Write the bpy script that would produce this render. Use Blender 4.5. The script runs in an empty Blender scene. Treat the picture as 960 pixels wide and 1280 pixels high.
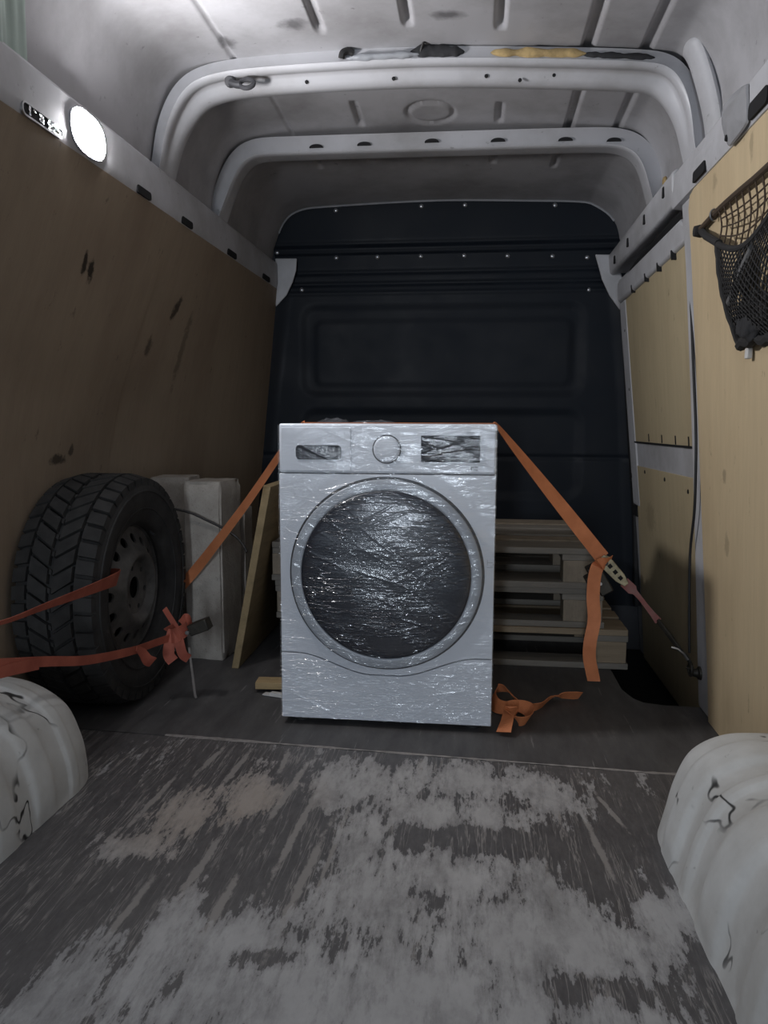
import bpy, bmesh, math, random
import numpy as np
from mathutils import Vector, Matrix, noise as mnoise

random.seed(7)
scene = bpy.context.scene
col = scene.collection

# ------------------------------------------------------------------ camera
FPX = 961.0                      # focal length in pixels of the 960x1280 frame
VPX, VPY = 592.0, 528.0          # vanishing point of the van's length
ROLL = math.radians(1.0)
CAM_H = 0.87
v = Vector(((VPX - 480) / FPX, -(VPY - 640) / FPX, -1)).normalized()
up = Vector((math.sin(ROLL), math.cos(ROLL), 0))
up = (up - v * up.dot(v)).normalized()
xr = v.cross(up)
cam_d = bpy.data.cameras.new('camera')
cam_d.sensor_fit = 'VERTICAL'
cam_d.sensor_height = 36.0
cam_d.lens = FPX / 1280.0 * 36.0
cam_d.clip_start = 0.02
cam = bpy.data.objects.new('camera', cam_d)
col.objects.link(cam)
R = Matrix((xr, v, up)).to_4x4()
cam.matrix_world = Matrix.Translation((0, 0, CAM_H)) @ R
scene.camera = cam

# ------------------------------------------------------------------ world, added outside fill light, exposure
world = bpy.data.worlds.new('dusk_sky')
scene.world = world
world.use_nodes = True
bg = world.node_tree.nodes['Background']
bg.inputs['Color'].default_value = (0.74, 0.84, 1.0, 1)
bg.inputs['Strength'].default_value = 0.33
rear_fill = bpy.data.lights.new('rear_fill_light', 'AREA')  # added fill, stands in for the unknown source behind the open rear end
rear_fill.shape = 'RECTANGLE'
rear_fill.size = 0.30
rear_fill.size_y = 1.5
rear_fill.energy = 70
rear_fill.color = (0.78, 0.88, 1.0)
yo = bpy.data.objects.new('rear_fill_light', rear_fill)
col.objects.link(yo)
yo.location = (-0.55, -4.2, 1.1)
yo.rotation_euler = (math.radians(90), 0, 0)
LAMP_STRENGTH = 335.0
scene.view_settings.view_transform = 'Standard'
scene.view_settings.look = 'None'
scene.view_settings.exposure = 0.0
scene.view_settings.gamma = 1.0
scene.view_settings.use_curve_mapping = False

# ------------------------------------------------------------------ mesh helpers
class MB:
    def __init__(s):
        s.v = []; s.f = []
    def add(s, vs, fs):
        n = len(s.v)
        s.v += [tuple(p) for p in vs]
        s.f += [tuple(i + n for i in f) for f in fs]
        return s
    def box(s, x0, x1, y0, y1, z0, z1, m=None):
        vs = [Vector((x, y, z)) for z in (z0, z1) for y in (y0, y1) for x in (x0, x1)]
        if m is not None: vs = [m @ p for p in vs]
        return s.add(vs, [(0, 2, 3, 1), (4, 5, 7, 6), (0, 1, 5, 4), (2, 6, 7, 3), (0, 4, 6, 2), (1, 3, 7, 5)])
    def tube(s, pts, r, seg=8, closed=False):
        pts = [Vector(p) for p in pts]
        n = len(pts); vs = []; fs = []
        prev = None
        for i, p in enumerate(pts):
            if closed: t = pts[(i + 1) % n] - pts[i - 1]
            else: t = pts[min(i + 1, n - 1)] - pts[max(i - 1, 0)]
            t.normalize()
            if prev is None:
                a = Vector((0, 0, 1)) if abs(t.z) < .9 else Vector((1, 0, 0))
                u = t.cross(a).normalized()
            else:
                u = (prev - t * prev.dot(t)).normalized()
            prev = u; w = t.cross(u)
            rr = r[i] if isinstance(r, (list, tuple)) else r
            for k in range(seg):
                a = 2 * math.pi * k / seg
                vs.append(p + (u * math.cos(a) + w * math.sin(a)) * rr)
        for i in range(n if closed else n - 1):
            j = (i + 1) % n
            for k in range(seg):
                l = (k + 1) % seg
                fs.append((i * seg + k, i * seg + l, j * seg + l, j * seg + k))
        if not closed:
            fs.append(tuple(range(seg))[::-1]); fs.append(tuple((n - 1) * seg + k for k in range(seg)))
        return s.add(vs, fs)
    def lathe(s, prof, seg=64, closed=False, m=None):
        """profile of (radius, height) about local z"""
        vs = []; fs = []; n = len(prof)
        for k in range(seg):
            a = 2 * math.pi * k / seg
            for r, h in prof:
                p = Vector((r * math.cos(a), r * math.sin(a), h))
                vs.append(m @ p if m is not None else p)
        for k in range(seg):
            l = (k + 1) % seg
            for i in range(n if closed else n - 1):
                j = (i + 1) % n
                fs.append((k * n + i, l * n + i, l * n + j, k * n + j))
        return s.add(vs, fs)
    def grid(s, fn, nu, nv):
        vs = [fn(i / nu, j / nv) for j in range(nv + 1) for i in range(nu + 1)]
        fs = [(j * (nu + 1) + i, j * (nu + 1) + i + 1, (j + 1) * (nu + 1) + i + 1, (j + 1) * (nu + 1) + i)
              for j in range(nv) for i in range(nu)]
        return s.add(vs, fs)
    def prism(s, a, b):
        """two matching outlines joined by sides"""
        n = len(a)
        return s.add(list(a) + list(b), [tuple(range(n))[::-1], tuple(range(n, 2 * n))] +
                     [(i, (i + 1) % n, n + (i + 1) % n, n + i) for i in range(n)])
    def ribbon(s, pts, sides, w, th=.0016):
        """webbing: centre line, unit width directions"""
        pts = [Vector(p) for p in pts]; n = len(pts); vs = []; fs = []
        for i, p in enumerate(pts):
            t = (pts[min(i + 1, n - 1)] - pts[max(i - 1, 0)]).normalized()
            d = Vector(sides[i]); d = (d - t * d.dot(t)).normalized()
            nn = t.cross(d)
            ww = w[i] if isinstance(w, (list, tuple)) else w
            for a, b in ((-1, -1), (1, -1), (1, 1), (-1, 1)):
                vs.append(p + d * a * ww / 2 + nn * b * th / 2)
        for i in range(n - 1):
            for k in range(4):
                l = (k + 1) % 4
                fs.append((i * 4 + k, i * 4 + l, i * 4 + 4 + l, i * 4 + 4 + k))
        fs += [(3, 2, 1, 0), tuple(range(4 * n - 4, 4 * n))]
        return s.add(vs, fs)
    def build(s, name, m, parent=None, smooth=False, bevel=0, seg=2, angle=35):
        me = bpy.data.meshes.new(name)
        me.from_pydata([tuple(p) for p in s.v], [], s.f)
        bm = bmesh.new(); bm.from_mesh(me)
        bmesh.ops.recalc_face_normals(bm, faces=bm.faces)
        bm.to_mesh(me); bm.free()
        if smooth:
            me.shade_smooth(); me.set_sharp_from_angle(angle=math.radians(angle))
        o = bpy.data.objects.new(name, me)
        col.objects.link(o)
        me.materials.append(M[m] if isinstance(m, str) else m)
        if bevel:
            b = o.modifiers.new('bevel', 'BEVEL'); b.width = bevel; b.segments = seg
            b.limit_method = 'ANGLE'; b.angle_limit = math.radians(40)
            if smooth is False:
                me.shade_smooth(); me.set_sharp_from_angle(angle=math.radians(60))
        if parent is not None:
            o.parent = parent
            o.matrix_parent_inverse = parent.matrix_world.inverted()
        return o

def tag(o, label=None, cat=None, group=None, kind=None):
    if label: o['label'] = label
    if cat: o['category'] = cat
    if group: o['group'] = group
    if kind: o['kind'] = kind
    return o

def empty(name, loc=(0, 0, 0)):
    e = bpy.data.objects.new(name, None)
    e.empty_display_size = .05
    col.objects.link(e)
    e.matrix_world = Matrix.Translation(loc)
    return e

def catmull(pts, n=8):
    pts = [Vector(p) for p in pts]; out = []
    for i in range(len(pts) - 1):
        p0 = pts[max(i - 1, 0)]; p1 = pts[i]; p2 = pts[i + 1]; p3 = pts[min(i + 2, len(pts) - 1)]
        for k in range(n):
            t = k / n
            out.append(.5 * ((2 * p1) + (p2 - p0) * t + (2 * p0 - 5 * p1 + 4 * p2 - p3) * t * t + (3 * p1 - p0 - 3 * p2 + p3) * t ** 3))
    out.append(pts[-1])
    return out

def sstep(a, b, x):
    t = min(max((x - a) / (b - a), 0), 1)
    return t * t * (3 - 2 * t)

def interp(x, xs, ys):
    return float(np.interp(x, xs, ys))

def rounded_rect(x0, x1, z0, z1, r, n=6):
    pts = []
    for cx, cz, a0 in ((x1 - r, z1 - r, 0), (x0 + r, z1 - r, 90), (x0 + r, z0 + r, 180), (x1 - r, z0 + r, 270)):
        for k in range(n + 1):
            a = math.radians(a0 + 90 * k / n)
            pts.append((cx + r * math.cos(a), cz + r * math.sin(a)))
    return pts

# ------------------------------------------------------------------ materials
M = {}
class NT:
    """small node-tree writer"""
    def __init__(s, name):
        m = bpy.data.materials.new(name); m.use_nodes = True
        s.m = m; s.t = m.node_tree; s.n = s.t.nodes; s.l = s.t.links
        s.b = s.n['Principled BSDF']; s.out = s.n['Material Output']
        M[name] = m
        tc = s.n.new('ShaderNodeTexCoord')
        s.co = tc.outputs['Object']
    def _in(s, sock, val):
        if hasattr(val, 'is_linked') or isinstance(val, bpy.types.NodeSocket): s.l.new(val, sock)
        else:
            if isinstance(val, (tuple, list)) and len(val) == 3 and sock.type == 'RGBA': val = (*val, 1)
            sock.default_value = val
    def set(s, **k):
        names = {'color': 'Base Color', 'rough': 'Roughness', 'metal': 'Metallic', 'normal': 'Normal', 'spec': 'Specular IOR Level',
                 'coat': 'Coat Weight', 'coatr': 'Coat Roughness', 'alpha': 'Alpha', 'trans': 'Transmission Weight'}
        for a, b in k.items(): s._in(s.b.inputs[names[a]], b)
        return s
    def mapping(s, scale=(1, 1, 1), loc=(0, 0, 0), rot=(0, 0, 0), vec=None):
        n = s.n.new('ShaderNodeMapping')
        s.l.new(vec or s.co, n.inputs['Vector'])
        n.inputs['Scale'].default_value = scale; n.inputs['Location'].default_value = loc; n.inputs['Rotation'].default_value = rot
        return n.outputs[0]
    def noise(s, scale=5, detail=4, rough=.55, vec=None, dist=0):
        n = s.n.new('ShaderNodeTexNoise')
        s.l.new(vec or s.co, n.inputs['Vector'])
        n.inputs['Scale'].default_value = scale; n.inputs['Detail'].default_value = detail
        n.inputs['Roughness'].default_value = rough; n.inputs['Distortion'].default_value = dist
        return n.outputs[0]
    def ramp(s, val, stops):
        n = s.n.new('ShaderNodeValToRGB')
        s.l.new(val, n.inputs[0])
        cr = n.color_ramp
        while len(cr.elements) < len(stops): cr.elements.new(.5)
        for e, (p, c) in zip(cr.elements, stops):
            e.position = p; e.color = (c, c, c, 1) if isinstance(c, (int, float)) else (*c, 1)
        return n.outputs[0]
    def mix(s, f, a, b, mode='MIX'):
        n = s.n.new('ShaderNodeMix'); n.data_type = 'RGBA'; n.blend_type = mode
        s._in(n.inputs[0], f); s._in(n.inputs[6], a); s._in(n.inputs[7], b)
        return n.outputs[2]
    def math(s, op, a, b=0.0, c=0.0, clamp=False):
        n = s.n.new('ShaderNodeMath'); n.operation = op; n.use_clamp = clamp
        s._in(n.inputs[0], a); s._in(n.inputs[1], b); s._in(n.inputs[2], c)
        return n.outputs[0]
    def sep(s, vec=None):
        n = s.n.new('ShaderNodeSeparateXYZ'); s.l.new(vec or s.co, n.inputs[0]); return n.outputs
    def bump(s, h, strength=.3, dist=.01, normal=None):
        n = s.n.new('ShaderNodeBump'); s.l.new(h, n.inputs['Height'])
        n.inputs['Strength'].default_value = strength; n.inputs['Distance'].default_value = dist
        if normal is not None: s.l.new(normal, n.inputs['Normal'])
        return n.outputs[0]
    def blob(s, cx, cy, rx, ry, ang=0, a=1, b=2):
        """soft ellipse on two axes of the object coordinates (1 inside, 0 outside)"""
        mp = s.n.new('ShaderNodeMapping'); mp.vector_type = 'TEXTURE'
        s.l.new(s.co, mp.inputs['Vector'])
        loc = [0, 0, 0]; sc = [1e6, 1e6, 1e6]
        loc[a] = cx; loc[b] = cy; sc[a] = rx; sc[b] = ry
        mp.inputs['Location'].default_value = loc; mp.inputs['Scale'].default_value = sc
        rot = [0, 0, 0]; rot[3 - a - b] = ang; mp.inputs['Rotation'].default_value = rot
        ln = s.n.new('ShaderNodeVectorMath'); ln.operation = 'LENGTH'; s.l.new(mp.outputs[0], ln.inputs[0])
        return s.math('SUBTRACT', 1.0, ln.outputs['Value'], clamp=False)

def simple(name, c, rough=.6, metal=0, var=.12, scale=14, bump=0, bscale=60, spec=.5, stretch=(1, 1, 1)):
    t = NT(name)
    vec = t.mapping(stretch)
    n = t.noise(scale, 5, .6, vec)
    lo = tuple(x * (1 - var) for x in c); hi = tuple(min(1, x * (1 + var)) for x in c)
    t.set(color=t.ramp(n, [(.3, lo), (.7, hi)]), rough=rough, metal=metal, spec=spec)
    if bump: t.set(normal=t.bump(t.noise(bscale, 4, .6, vec), bump, .004))
    return t.m

def paint(name, c, dirt, amount=.5, rough=.42, chips=0.0):
    """sheet-metal paint with grime and optional chipped spots"""
    t = NT(name)
    n1 = t.noise(3.2, 6, .62); n2 = t.noise(28, 5, .65)
    g = t.math('MULTIPLY', t.ramp(n1, [(.42, 0), (.72, 1)]), amount)
    cc = t.mix(g, c, dirt)
    sp = t.ramp(n2, [(.66, 0), (.72, .5)])
    cc = t.mix(sp, cc, tuple(x * .45 for x in dirt))
    rg = t.ramp(n1, [(.3, rough), (.7, min(1, rough + .25))])
    if chips:
        w = t.noise(5, 3, .6, dist=.4)
        line = t.math('ABSOLUTE', t.math('SUBTRACT', w, .5))
        band = t.ramp(line, [(.006, 1), (.014, 0)])
        big = t.ramp(t.noise(4.5, 2), [(.545, 0), (.60, 1)])
        k = t.math('MULTIPLY', t.math('MULTIPLY', band, big), chips)
        cc = t.mix(k, cc, (.025, .024, .023))
        t.set(normal=t.bump(t.math('ADD', t.math('MULTIPLY', k, -1.0), t.math('MULTIPLY', n1, .6)), .35, .004))
    t.set(color=cc, rough=rg)
    return t.m

# ---- van materials
paint('van_paint', (.50, .50, .52), (.22, .21, .20), .55, .36)
paint('roof_paint', (.43, .425, .44), (.20, .19, .19), .7, .42)
def smudges(name, spots):
    m = M[name]; t = NT.__new__(NT); t.m = m; t.t = m.node_tree; t.n = t.t.nodes; t.l = t.t.links; t.b = t.n['Principled BSDF']
    t.co = [n for n in t.n if n.type == 'TEX_COORD'][0].outputs['Object']
    c = t.b.inputs['Base Color'].links[0].from_socket
    for x, y, rx, ry in spots:
        e = t.math('ADD', t.blob(x, y, rx, ry, 0, 0, 1), t.math('MULTIPLY', t.math('SUBTRACT', t.noise(30, 4, .6), .5), .9))
        c = t.mix(t.math('MULTIPLY', t.ramp(e, [(.1, 0), (.7, 1)]), .75), c, (.07, .068, .07))
    t.l.new(c, t.b.inputs['Base Color'])
smudges('roof_paint', [(-.735, 2.317, .035, .05), (-.521, 2.248, .055, .04), (-.09, 2.243, .06, .035)])
paint('pillar_flare_tint', (.38, .47, .42), (.20, .22, .20), .6, .45)  # green of a lens flare put into the pillar's colour
paint('arch_paint', (.60, .60, .58), (.30, .28, .25), .7, .55, chips=1.0)
simple('steel_dark', (.05, .05, .055), .6, .2)
simple('black_rubber', (.012, .012, .013), .65, 0, .2, 30)
simple('slot_black', (.006, .006, .007), .9)
simple('bead_light', (.30, .31, .33), .5)
simple('rivet_metal', (.42, .43, .45), .3, .8)
simple('steel_bright', (.55, .55, .55), .28, 1)
simple('foil', (.8, .8, .8), .18, 1, bump=.6, bscale=90)
t = NT('bulkhead_navy')
n1 = t.noise(4, 6, .6); n2 = t.noise(130, 2, .5)
sp = t.ramp(n2, [(.80, 0), (.83, 1)])
base = t.ramp(n1, [(.3, (.0040, .0062, .0105)), (.75, (.0075, .0115, .018))])
t.set(color=t.mix(sp, base, (.10, .11, .12)), rough=t.ramp(n1, [(.3, .5), (.7, .68)]), spec=.25,
      normal=t.bump(t.noise(220, 3, .6), .12, .002))

# plywood lining (grain along z, stains and scuffs that belong to the sheet)
def plywood(name, base, dark, stains, marks):
    t = NT(name)
    g = t.noise(9, 6, .6, t.mapping((1, 4, .35)))
    f = t.noise(60, 4, .6, t.mapping((1, 6, .25)))
    big = t.noise(2.6, 5, .6, t.mapping((1, 1.2, .6)))
    c = t.ramp(g, [(.25, tuple(x * .86 for x in base)), (.8, base)])
    c = t.mix(t.math('MULTIPLY', t.ramp(f, [(.45, 0), (.8, 1)]), .35), c, tuple(x * .7 for x in base))
    c = t.mix(t.math('MULTIPLY', t.ramp(big, [(.45, 0), (.75, 1)]), stains), c, dark)
    spn = t.noise(16, 5, .7, t.mapping((1, 1.6, .7), loc=(3.1, 1.7, .4)))
    c = t.mix(t.math('MULTIPLY', t.ramp(spn, [(.64, 0), (.74, 1)]), .75), c, tuple(x * .35 for x in dark))
    for (y, z, ry, rz, ang, k) in marks:
        b = t.blob(y, z, ry, rz, ang)
        e = t.math('ADD', b, t.math('MULTIPLY', t.math('SUBTRACT', t.noise(34, 4, .7), .5), 1.6))
        c = t.mix(t.math('MULTIPLY', t.ramp(e, [(.25, 0), (.6, 1)]), k), c, tuple(x * .12 for x in dark))
    t.set(color=c, rough=.62, spec=.3, normal=t.bump(t.math('ADD', g, t.math('MULTIPLY', f, .5)), .12, .003))
    return t.m
plywood('plywood_left', (.305, .238, .172), (.17, .122, .085), .7,
        [(2.05, 1.30, .02, .045, .2, .95), (2.09, 1.285, .022, .05, .3, .95), (2.72, 1.27, .03, .09, -.5, .8), (2.17, .755, .07, .022, 0, .8),
         (1.70, .98, .05, .09, 0, .35), (2.6, 1.13, .03, .05, 0, .6), (2.85, 1.15, .03, .22, 0, .4), (2.24, .78, .02, .03, 0, .7), (1.63, 1.2, .02, .12, 0, .4)])
plywood('plywood_right', (.60, .475, .30), (.38, .285, .17), .5,
        [(2.2, 1.5, .03, .04, 0, .25), (1.93, 1.50, .02, .05, 0, .3), (2.1, .55, .03, .06, 0, .3), (2.12, .73, .02, .03, 0, .4)])
plywood('plywood_door', (.52, .43, .275), (.34, .265, .165), .5, [(3.3, .48, .12, .10, 0, .25)])

# floor: dark film-faced ply, worn through to pale dusty wood
t = NT('floor_ply')
st = t.noise(7, 8, .68, t.mapping((2.4, .5, 1)), .1)          # streaks along the van
fine = t.noise(34, 7, .72, t.mapping((2.0, .6, 1)))
scr = t.noise(17, 4, .5, t.mapping((3.0, .16, 1), rot=(0, 0, .04)))
scr2 = t.noise(15, 4, .5, t.mapping((3.0, .2, 1), loc=(3, 1, 0), rot=(0, 0, -.30)))
scr3 = t.noise(15, 4, .5, t.mapping((3.0, .2, 1), loc=(1, 5, 0), rot=(0, 0, .28)))
def lines(n, c, w): return t.ramp(t.math('ABSOLUTE', t.math('SUBTRACT', n, c)), [(0, 1), (w, 0)])
pos = [(-.10, 1.02, .75, .27), (.12, 1.23, .36, .13), (-.62, 1.56, .09, .11), (-.50, 1.66, .09, .10), (-.69, 1.42, .10, .07), (-.27, 1.74, .14, .13), (.04, 1.80, .26, .10), (.22, 1.70, .10, .12),
       (-.05, 1.64, .26, .08), (-.03, 1.40, .26, .10), (-.17, 1.30, .15, .15), (.36, 1.31, .10, .12), (-.40, 1.15, .20, .10), (-.22, 1.55, .06, .2)]
neg = [(.10, 1.535, .22, .065), (.26, 1.60, .10, .16), (-.34, 1.135, .10, .035), (.22, 1.12, .13, .045), (.39, 1.18, .05, .16), (.36, 1.62, .10, .25), (.27, 1.42, .13, .07), (-.40, 1.42, .16, .22), (-.78, 1.2, .2, .3)]
def combine(bl):
    acc = None
    for b in bl:
        k = t.math('MAXIMUM', t.blob(b[0], b[1], b[2], b[3], 0, 0, 1), -.5)
        acc = k if acc is None else t.math('MAXIMUM', acc, k)
    return acc
field = t.math('SUBTRACT', combine(pos), t.math('MULTIPLY', t.math('MAXIMUM', combine(neg), 0.0), 1.2))
field = t.math('ADD', t.math('MULTIPLY', field, .62), t.math('MULTIPLY', t.math('SUBTRACT', st, .5), 2.7))
field = t.math('ADD', field, t.math('MULTIPLY', t.math('SUBTRACT', fine, .5), 1.9))
worn = t.ramp(field, [(-.0, 0), (.09, .62), (.5, 1)])
sc = t.math('MAXIMUM', lines(scr, .56, .018), t.math('MAXIMUM', lines(scr2, .58, .013), lines(scr3, .58, .013)))
sc = t.math('MULTIPLY', sc, t.ramp(t.noise(4, 3), [(.36, 0), (.52, 1)]))
dust = t.ramp(t.noise(3, 5, .6), [(.35, 0), (.75, .4)])
dark = t.ramp(fine, [(.3, (.056, .053, .054)), (.7, (.118, .111, .111))])
dark = t.mix(dust, dark, (.155, .145, .14))
rnf = random.Random(5); gouge = None
brk = t.math('MULTIPLY', t.math('SUBTRACT', t.noise(26, 5, .7, t.mapping((2, 1, 1))), .5), 2.2)
for (gx, gy, gl, ga) in [(-.66, 1.84, .10, -.10), (-.58, 1.80, .13, -.06), (-.47, 1.86, .08, .05), (-.42, 1.70, .20, -.08), (-.36, 1.55, .26, -.05), (-.31, 1.34, .24, -.06), (-.27, 1.50, .22, -.03),
                         (-.72, 1.62, .15, -.05), (-.52, 1.36, .16, -.04), (-.60, 1.22, .13, -.05), (-.44, 1.24, .14, -.02), (.20, 1.70, .12, .06), (.27, 1.55, .16, .10), (.32, 1.70, .10, .25), (.16, 1.38, .10, .03), (-.12, 1.86, .06, 0)]:
    g_ = t.blob(gx, gy, rnf.uniform(.006, .011), gl, ga, 0, 1)
    g_ = t.ramp(t.math('ADD', g_, brk), [(.0, 0), (.35, 1)])
    g_ = t.math('MULTIPLY', g_, t.ramp(t.blob(gx, gy, .03, gl * 1.15, ga, 0, 1), [(0, 0), (.15, 1)]))
    gouge = g_ if gouge is None else t.math('MAXIMUM', gouge, g_)
sc = t.math('MAXIMUM', sc, gouge)
dark = t.mix(t.math('MULTIPLY', sc, .8), dark, (.30, .28, .26))
pale = t.ramp(t.noise(7, 7, .7, t.mapping((1.5, .8, 1))), [(.28, (.23, .222, .217)), (.5, (.38, .37, .362)), (.75, (.47, .46, .45))])
warm = t.ramp(t.blob(-.58, 1.6, .3, .35, 0, 0, 1), [(0, 0), (.6, 1)])
pale = t.mix(t.math('MULTIPLY', warm, .6), pale, (.33, .27, .215))
c = t.mix(worn, dark, pale)
t.set(color=c, rough=t.ramp(worn, [(0, .5), (1, .74)]), spec=.4,
      normal=t.bump(t.math('ADD', t.math('MULTIPLY', worn, -.6), fine), .25, .003))

t = NT('floor_front')
st = t.noise(9, 7, .65, t.mapping((2, .5, 1)))
scr = t.noise(26, 5, .6, t.mapping((2.2, .12, 1), rot=(0, 0, .1)))
c = t.ramp(st, [(.3, (.058, .055, .056)), (.62, (.10, .096, .095)), (.8, (.19, .18, .175))])
c = t.mix(t.ramp(scr, [(.65, 0), (.70, .5)]), c, (.28, .27, .26))
edge = t.sep()[1]
ed = t.math('ADD', edge, t.math('MULTIPLY', t.math('SUBTRACT', t.noise(30, 5, .7), .5), .06))
t.set(color=c, rough=.62, spec=.4, normal=t.bump(st, .2, .003))

# appliance
t = NT('appliance_white')
t.set(color=(.68, .71, .76), rough=.32, spec=.5, normal=t.bump(t.noise(60, 2), .02, .001))
simple('appliance_grey', (.36, .385, .42), .42, .1, .05)
simple('gap_dark', (.03, .032, .036), .6)
t = NT('door_glass_dark'); t.set(color=(.016, .020, .030), rough=.34, spec=.35, normal=t.bump(t.noise(9, 2), .03, .002))
t = NT('display_dark'); t.set(color=(.012, .014, .020), rough=.5, spec=.12, normal=t.bump(t.noise(12, 2), .03, .002))
# stretch film: clear, glossy, wrinkled
t = NT('stretch_film')
def ridge(n, w):          # thin creases where a noise crosses its middle
    return t.ramp(t.math('ABSOLUTE', t.math('SUBTRACT', n, .5)), [(0, 1), (w, 0)])
r1 = ridge(t.noise(11, 3, .55, t.mapping((.55, 1, 3.2), rot=(0, -.2, 0))), .035)
r2 = ridge(t.noise(10, 3, .55, t.mapping((.4, 1, 3.6), rot=(0, -.62, 0))), .035)
r3 = ridge(t.noise(9, 3, .55, t.mapping((.5, 1, 3.4), loc=(4, 2, 1), rot=(0, .5, 0))), .03)
pa = t.ramp(t.noise(5, 3), [(.42, 0), (.60, 1)])
pb = t.ramp(t.noise(4, 3, vec=t.mapping(loc=(7, 3, 2))), [(.45, 0), (.62, 1)])
rip = t.noise(46, 4, .6, t.mapping((.42, 1, 3.2), rot=(0, -.12, 0)))
cr = t.noise(120, 3, .6)
h = t.math('ADD', t.math('MULTIPLY', r1, pa), t.math('MULTIPLY', r2, pb))
h = t.math('ADD', h, t.math('MULTIPLY', r3, t.math('MULTIPLY', pa, pb)))
h = t.math('ADD', t.math('MULTIPLY', h, .62), t.math('ADD', t.math('MULTIPLY', rip, .27), t.math('MULTIPLY', cr, .11)))
nrm = t.bump(h, 1.0, .0050)
def gloss(r_):
    g_ = t.n.new('ShaderNodeBsdfGlossy'); g_.inputs['Roughness'].default_value = r_; g_.inputs['Color'].default_value = (1, 1, 1, 1)
    t.l.new(nrm, g_.inputs['Normal']); return g_
g1, g2 = gloss(.09), gloss(.26)
tr = t.n.new('ShaderNodeBsdfTransparent'); tr.inputs['Color'].default_value = (.985, .987, .99, 1)
mg = t.n.new('ShaderNodeMixShader'); t._in(mg.inputs[0], .35); t.l.new(g1.outputs[0], mg.inputs[1]); t.l.new(g2.outputs[0], mg.inputs[2])
m1 = t.n.new('ShaderNodeMixShader'); t._in(m1.inputs[0], .10)
t.l.new(tr.outputs[0], m1.inputs[1]); t.l.new(mg.outputs[0], m1.inputs[2]); t.l.new(m1.outputs[0], t.out.inputs[0])

# tyre, concrete, timber, webbing
simple('tyre_rubber', (.029, .028, .027), .78, 0, .35, 20, .25, 120, .35)
simple('wheel_steel', (.10, .096, .09), .6, .25, .5, 16, .2, 70)
t = NT('aerated_concrete')
n1 = t.noise(11, 6, .65); n2 = t.noise(120, 3, .6)
c = t.ramp(n1, [(.25, (.30, .27, .235)), (.7, (.45, .415, .37))])
c = t.mix(t.ramp(n2, [(.62, 0), (.7, .6)]), c, (.20, .185, .165))
t.set(color=c, rough=.95, spec=.1, normal=t.bump(t.math('ADD', n1, t.math('MULTIPLY', n2, .5)), .6, .006))
def timber(name, c, stretch):
    t = NT(name)
    g = t.noise(10, 6, .62, t.mapping(stretch)); f = t.noise(70, 4, .6, t.mapping(stretch))
    cc = t.ramp(g, [(.25, tuple(x * .62 for x in c)), (.75, c)])
    cc = t.mix(t.ramp(f, [(.5, 0), (.8, .45)]), cc, tuple(x * .5 for x in c))
    t.set(color=cc, rough=.82, spec=.2, normal=t.bump(t.math('ADD', g, f), .3, .004))
timber('pallet_grey', (.27, .245, .21), (.25, 3, 3))
timber('pallet_brown', (.35, .275, .19), (.25, 3, 3))
timber('pallet_block', (.33, .275, .21), (2, 2, 1))
timber('board_wood', (.36, .27, .15), (2, .4, 3))
timber('offcut_wood', (.50, .36, .19), (.4, 3, 3))
t = NT('webbing_orange')
wv = t.noise(420, 2); big = t.noise(14, 4)
c = t.ramp(big, [(.3, (.50, .165, .065)), (.7, (.68, .245, .105))])
t.set(color=c, rough=.6, spec=.35, normal=t.bump(wv, .35, .0012))
t = NT('webbing_red')
c = t.ramp(t.noise(14, 4), [(.3, (.30, .075, .048)), (.7, (.44, .125, .08))])
t.set(color=c, rough=.65, spec=.3, normal=t.bump(t.noise(420, 2), .35, .0012))
t = NT('webbing_pink')
c = t.ramp(t.noise(22, 4), [(.35, (.26, .085, .075)), (.65, (.27, .15, .14))])
t.set(color=c, rough=.7, spec=.3, normal=t.bump(t.noise(420, 2), .35, .0012))
simple('webbing_grey', (.24, .21, .19), .8, 0, .2)
simple('ratchet_zinc', (.34, .30, .20), .42, .75, .35, 40)
simple('ratchet_dark', (.045, .04, .032), .5, .5, .3, 40)
simple('net_brown', (.055, .036, .022), .9)
simple('net_black', (.018, .017, .017), .9)
simple('cloth_dark', (.022, .022, .024), .85, 0, .4, 18, .4, 60)
simple('cloth_grey', (.10, .10, .10), .85, 0, .3, 18, .4, 60)
simple('foam_yellow', (.44, .315, .145), .9, 0, .4, 22, .5, 80)
simple('cable_black', (.014, .013, .013), .5)
simple('lens_grey', (.30, .30, .31), .22, 0, .1)
simple('seam_grit', (.27, .25, .235), .9, 0, .3, 40)
simple('paper_white', (.55, .54, .52), .8)
simple('ground_asphalt', (.05, .05, .052), .9, 0, .3, 40)
t = NT('lamp_glow')
em = t.n.new('ShaderNodeEmission'); em.inputs['Color'].default_value = (.98, .975, 1.0, 1); em.inputs['Strength'].default_value = LAMP_STRENGTH
t.l.new(em.outputs[0], t.out.inputs[0])

# ------------------------------------------------------------------ the van shell
Y0, Y1 = 0.80, 3.85
def wall_left_x(y, z):
    """inner face of the left lining"""
    near = interp(z, [0, .45, .75, .95, 1.15, 1.522], [-1.262, -1.258, -1.236, -1.19, -1.118, -.977])
    far = -1.135 + .158 * z / 1.522
    k = sstep(2.45, 3.85, y)
    return near * (1 - k) + far * k
def wall_right_x(z): return .703 - .052 * z
def door_x(z): return .80 - .098 * z

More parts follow.
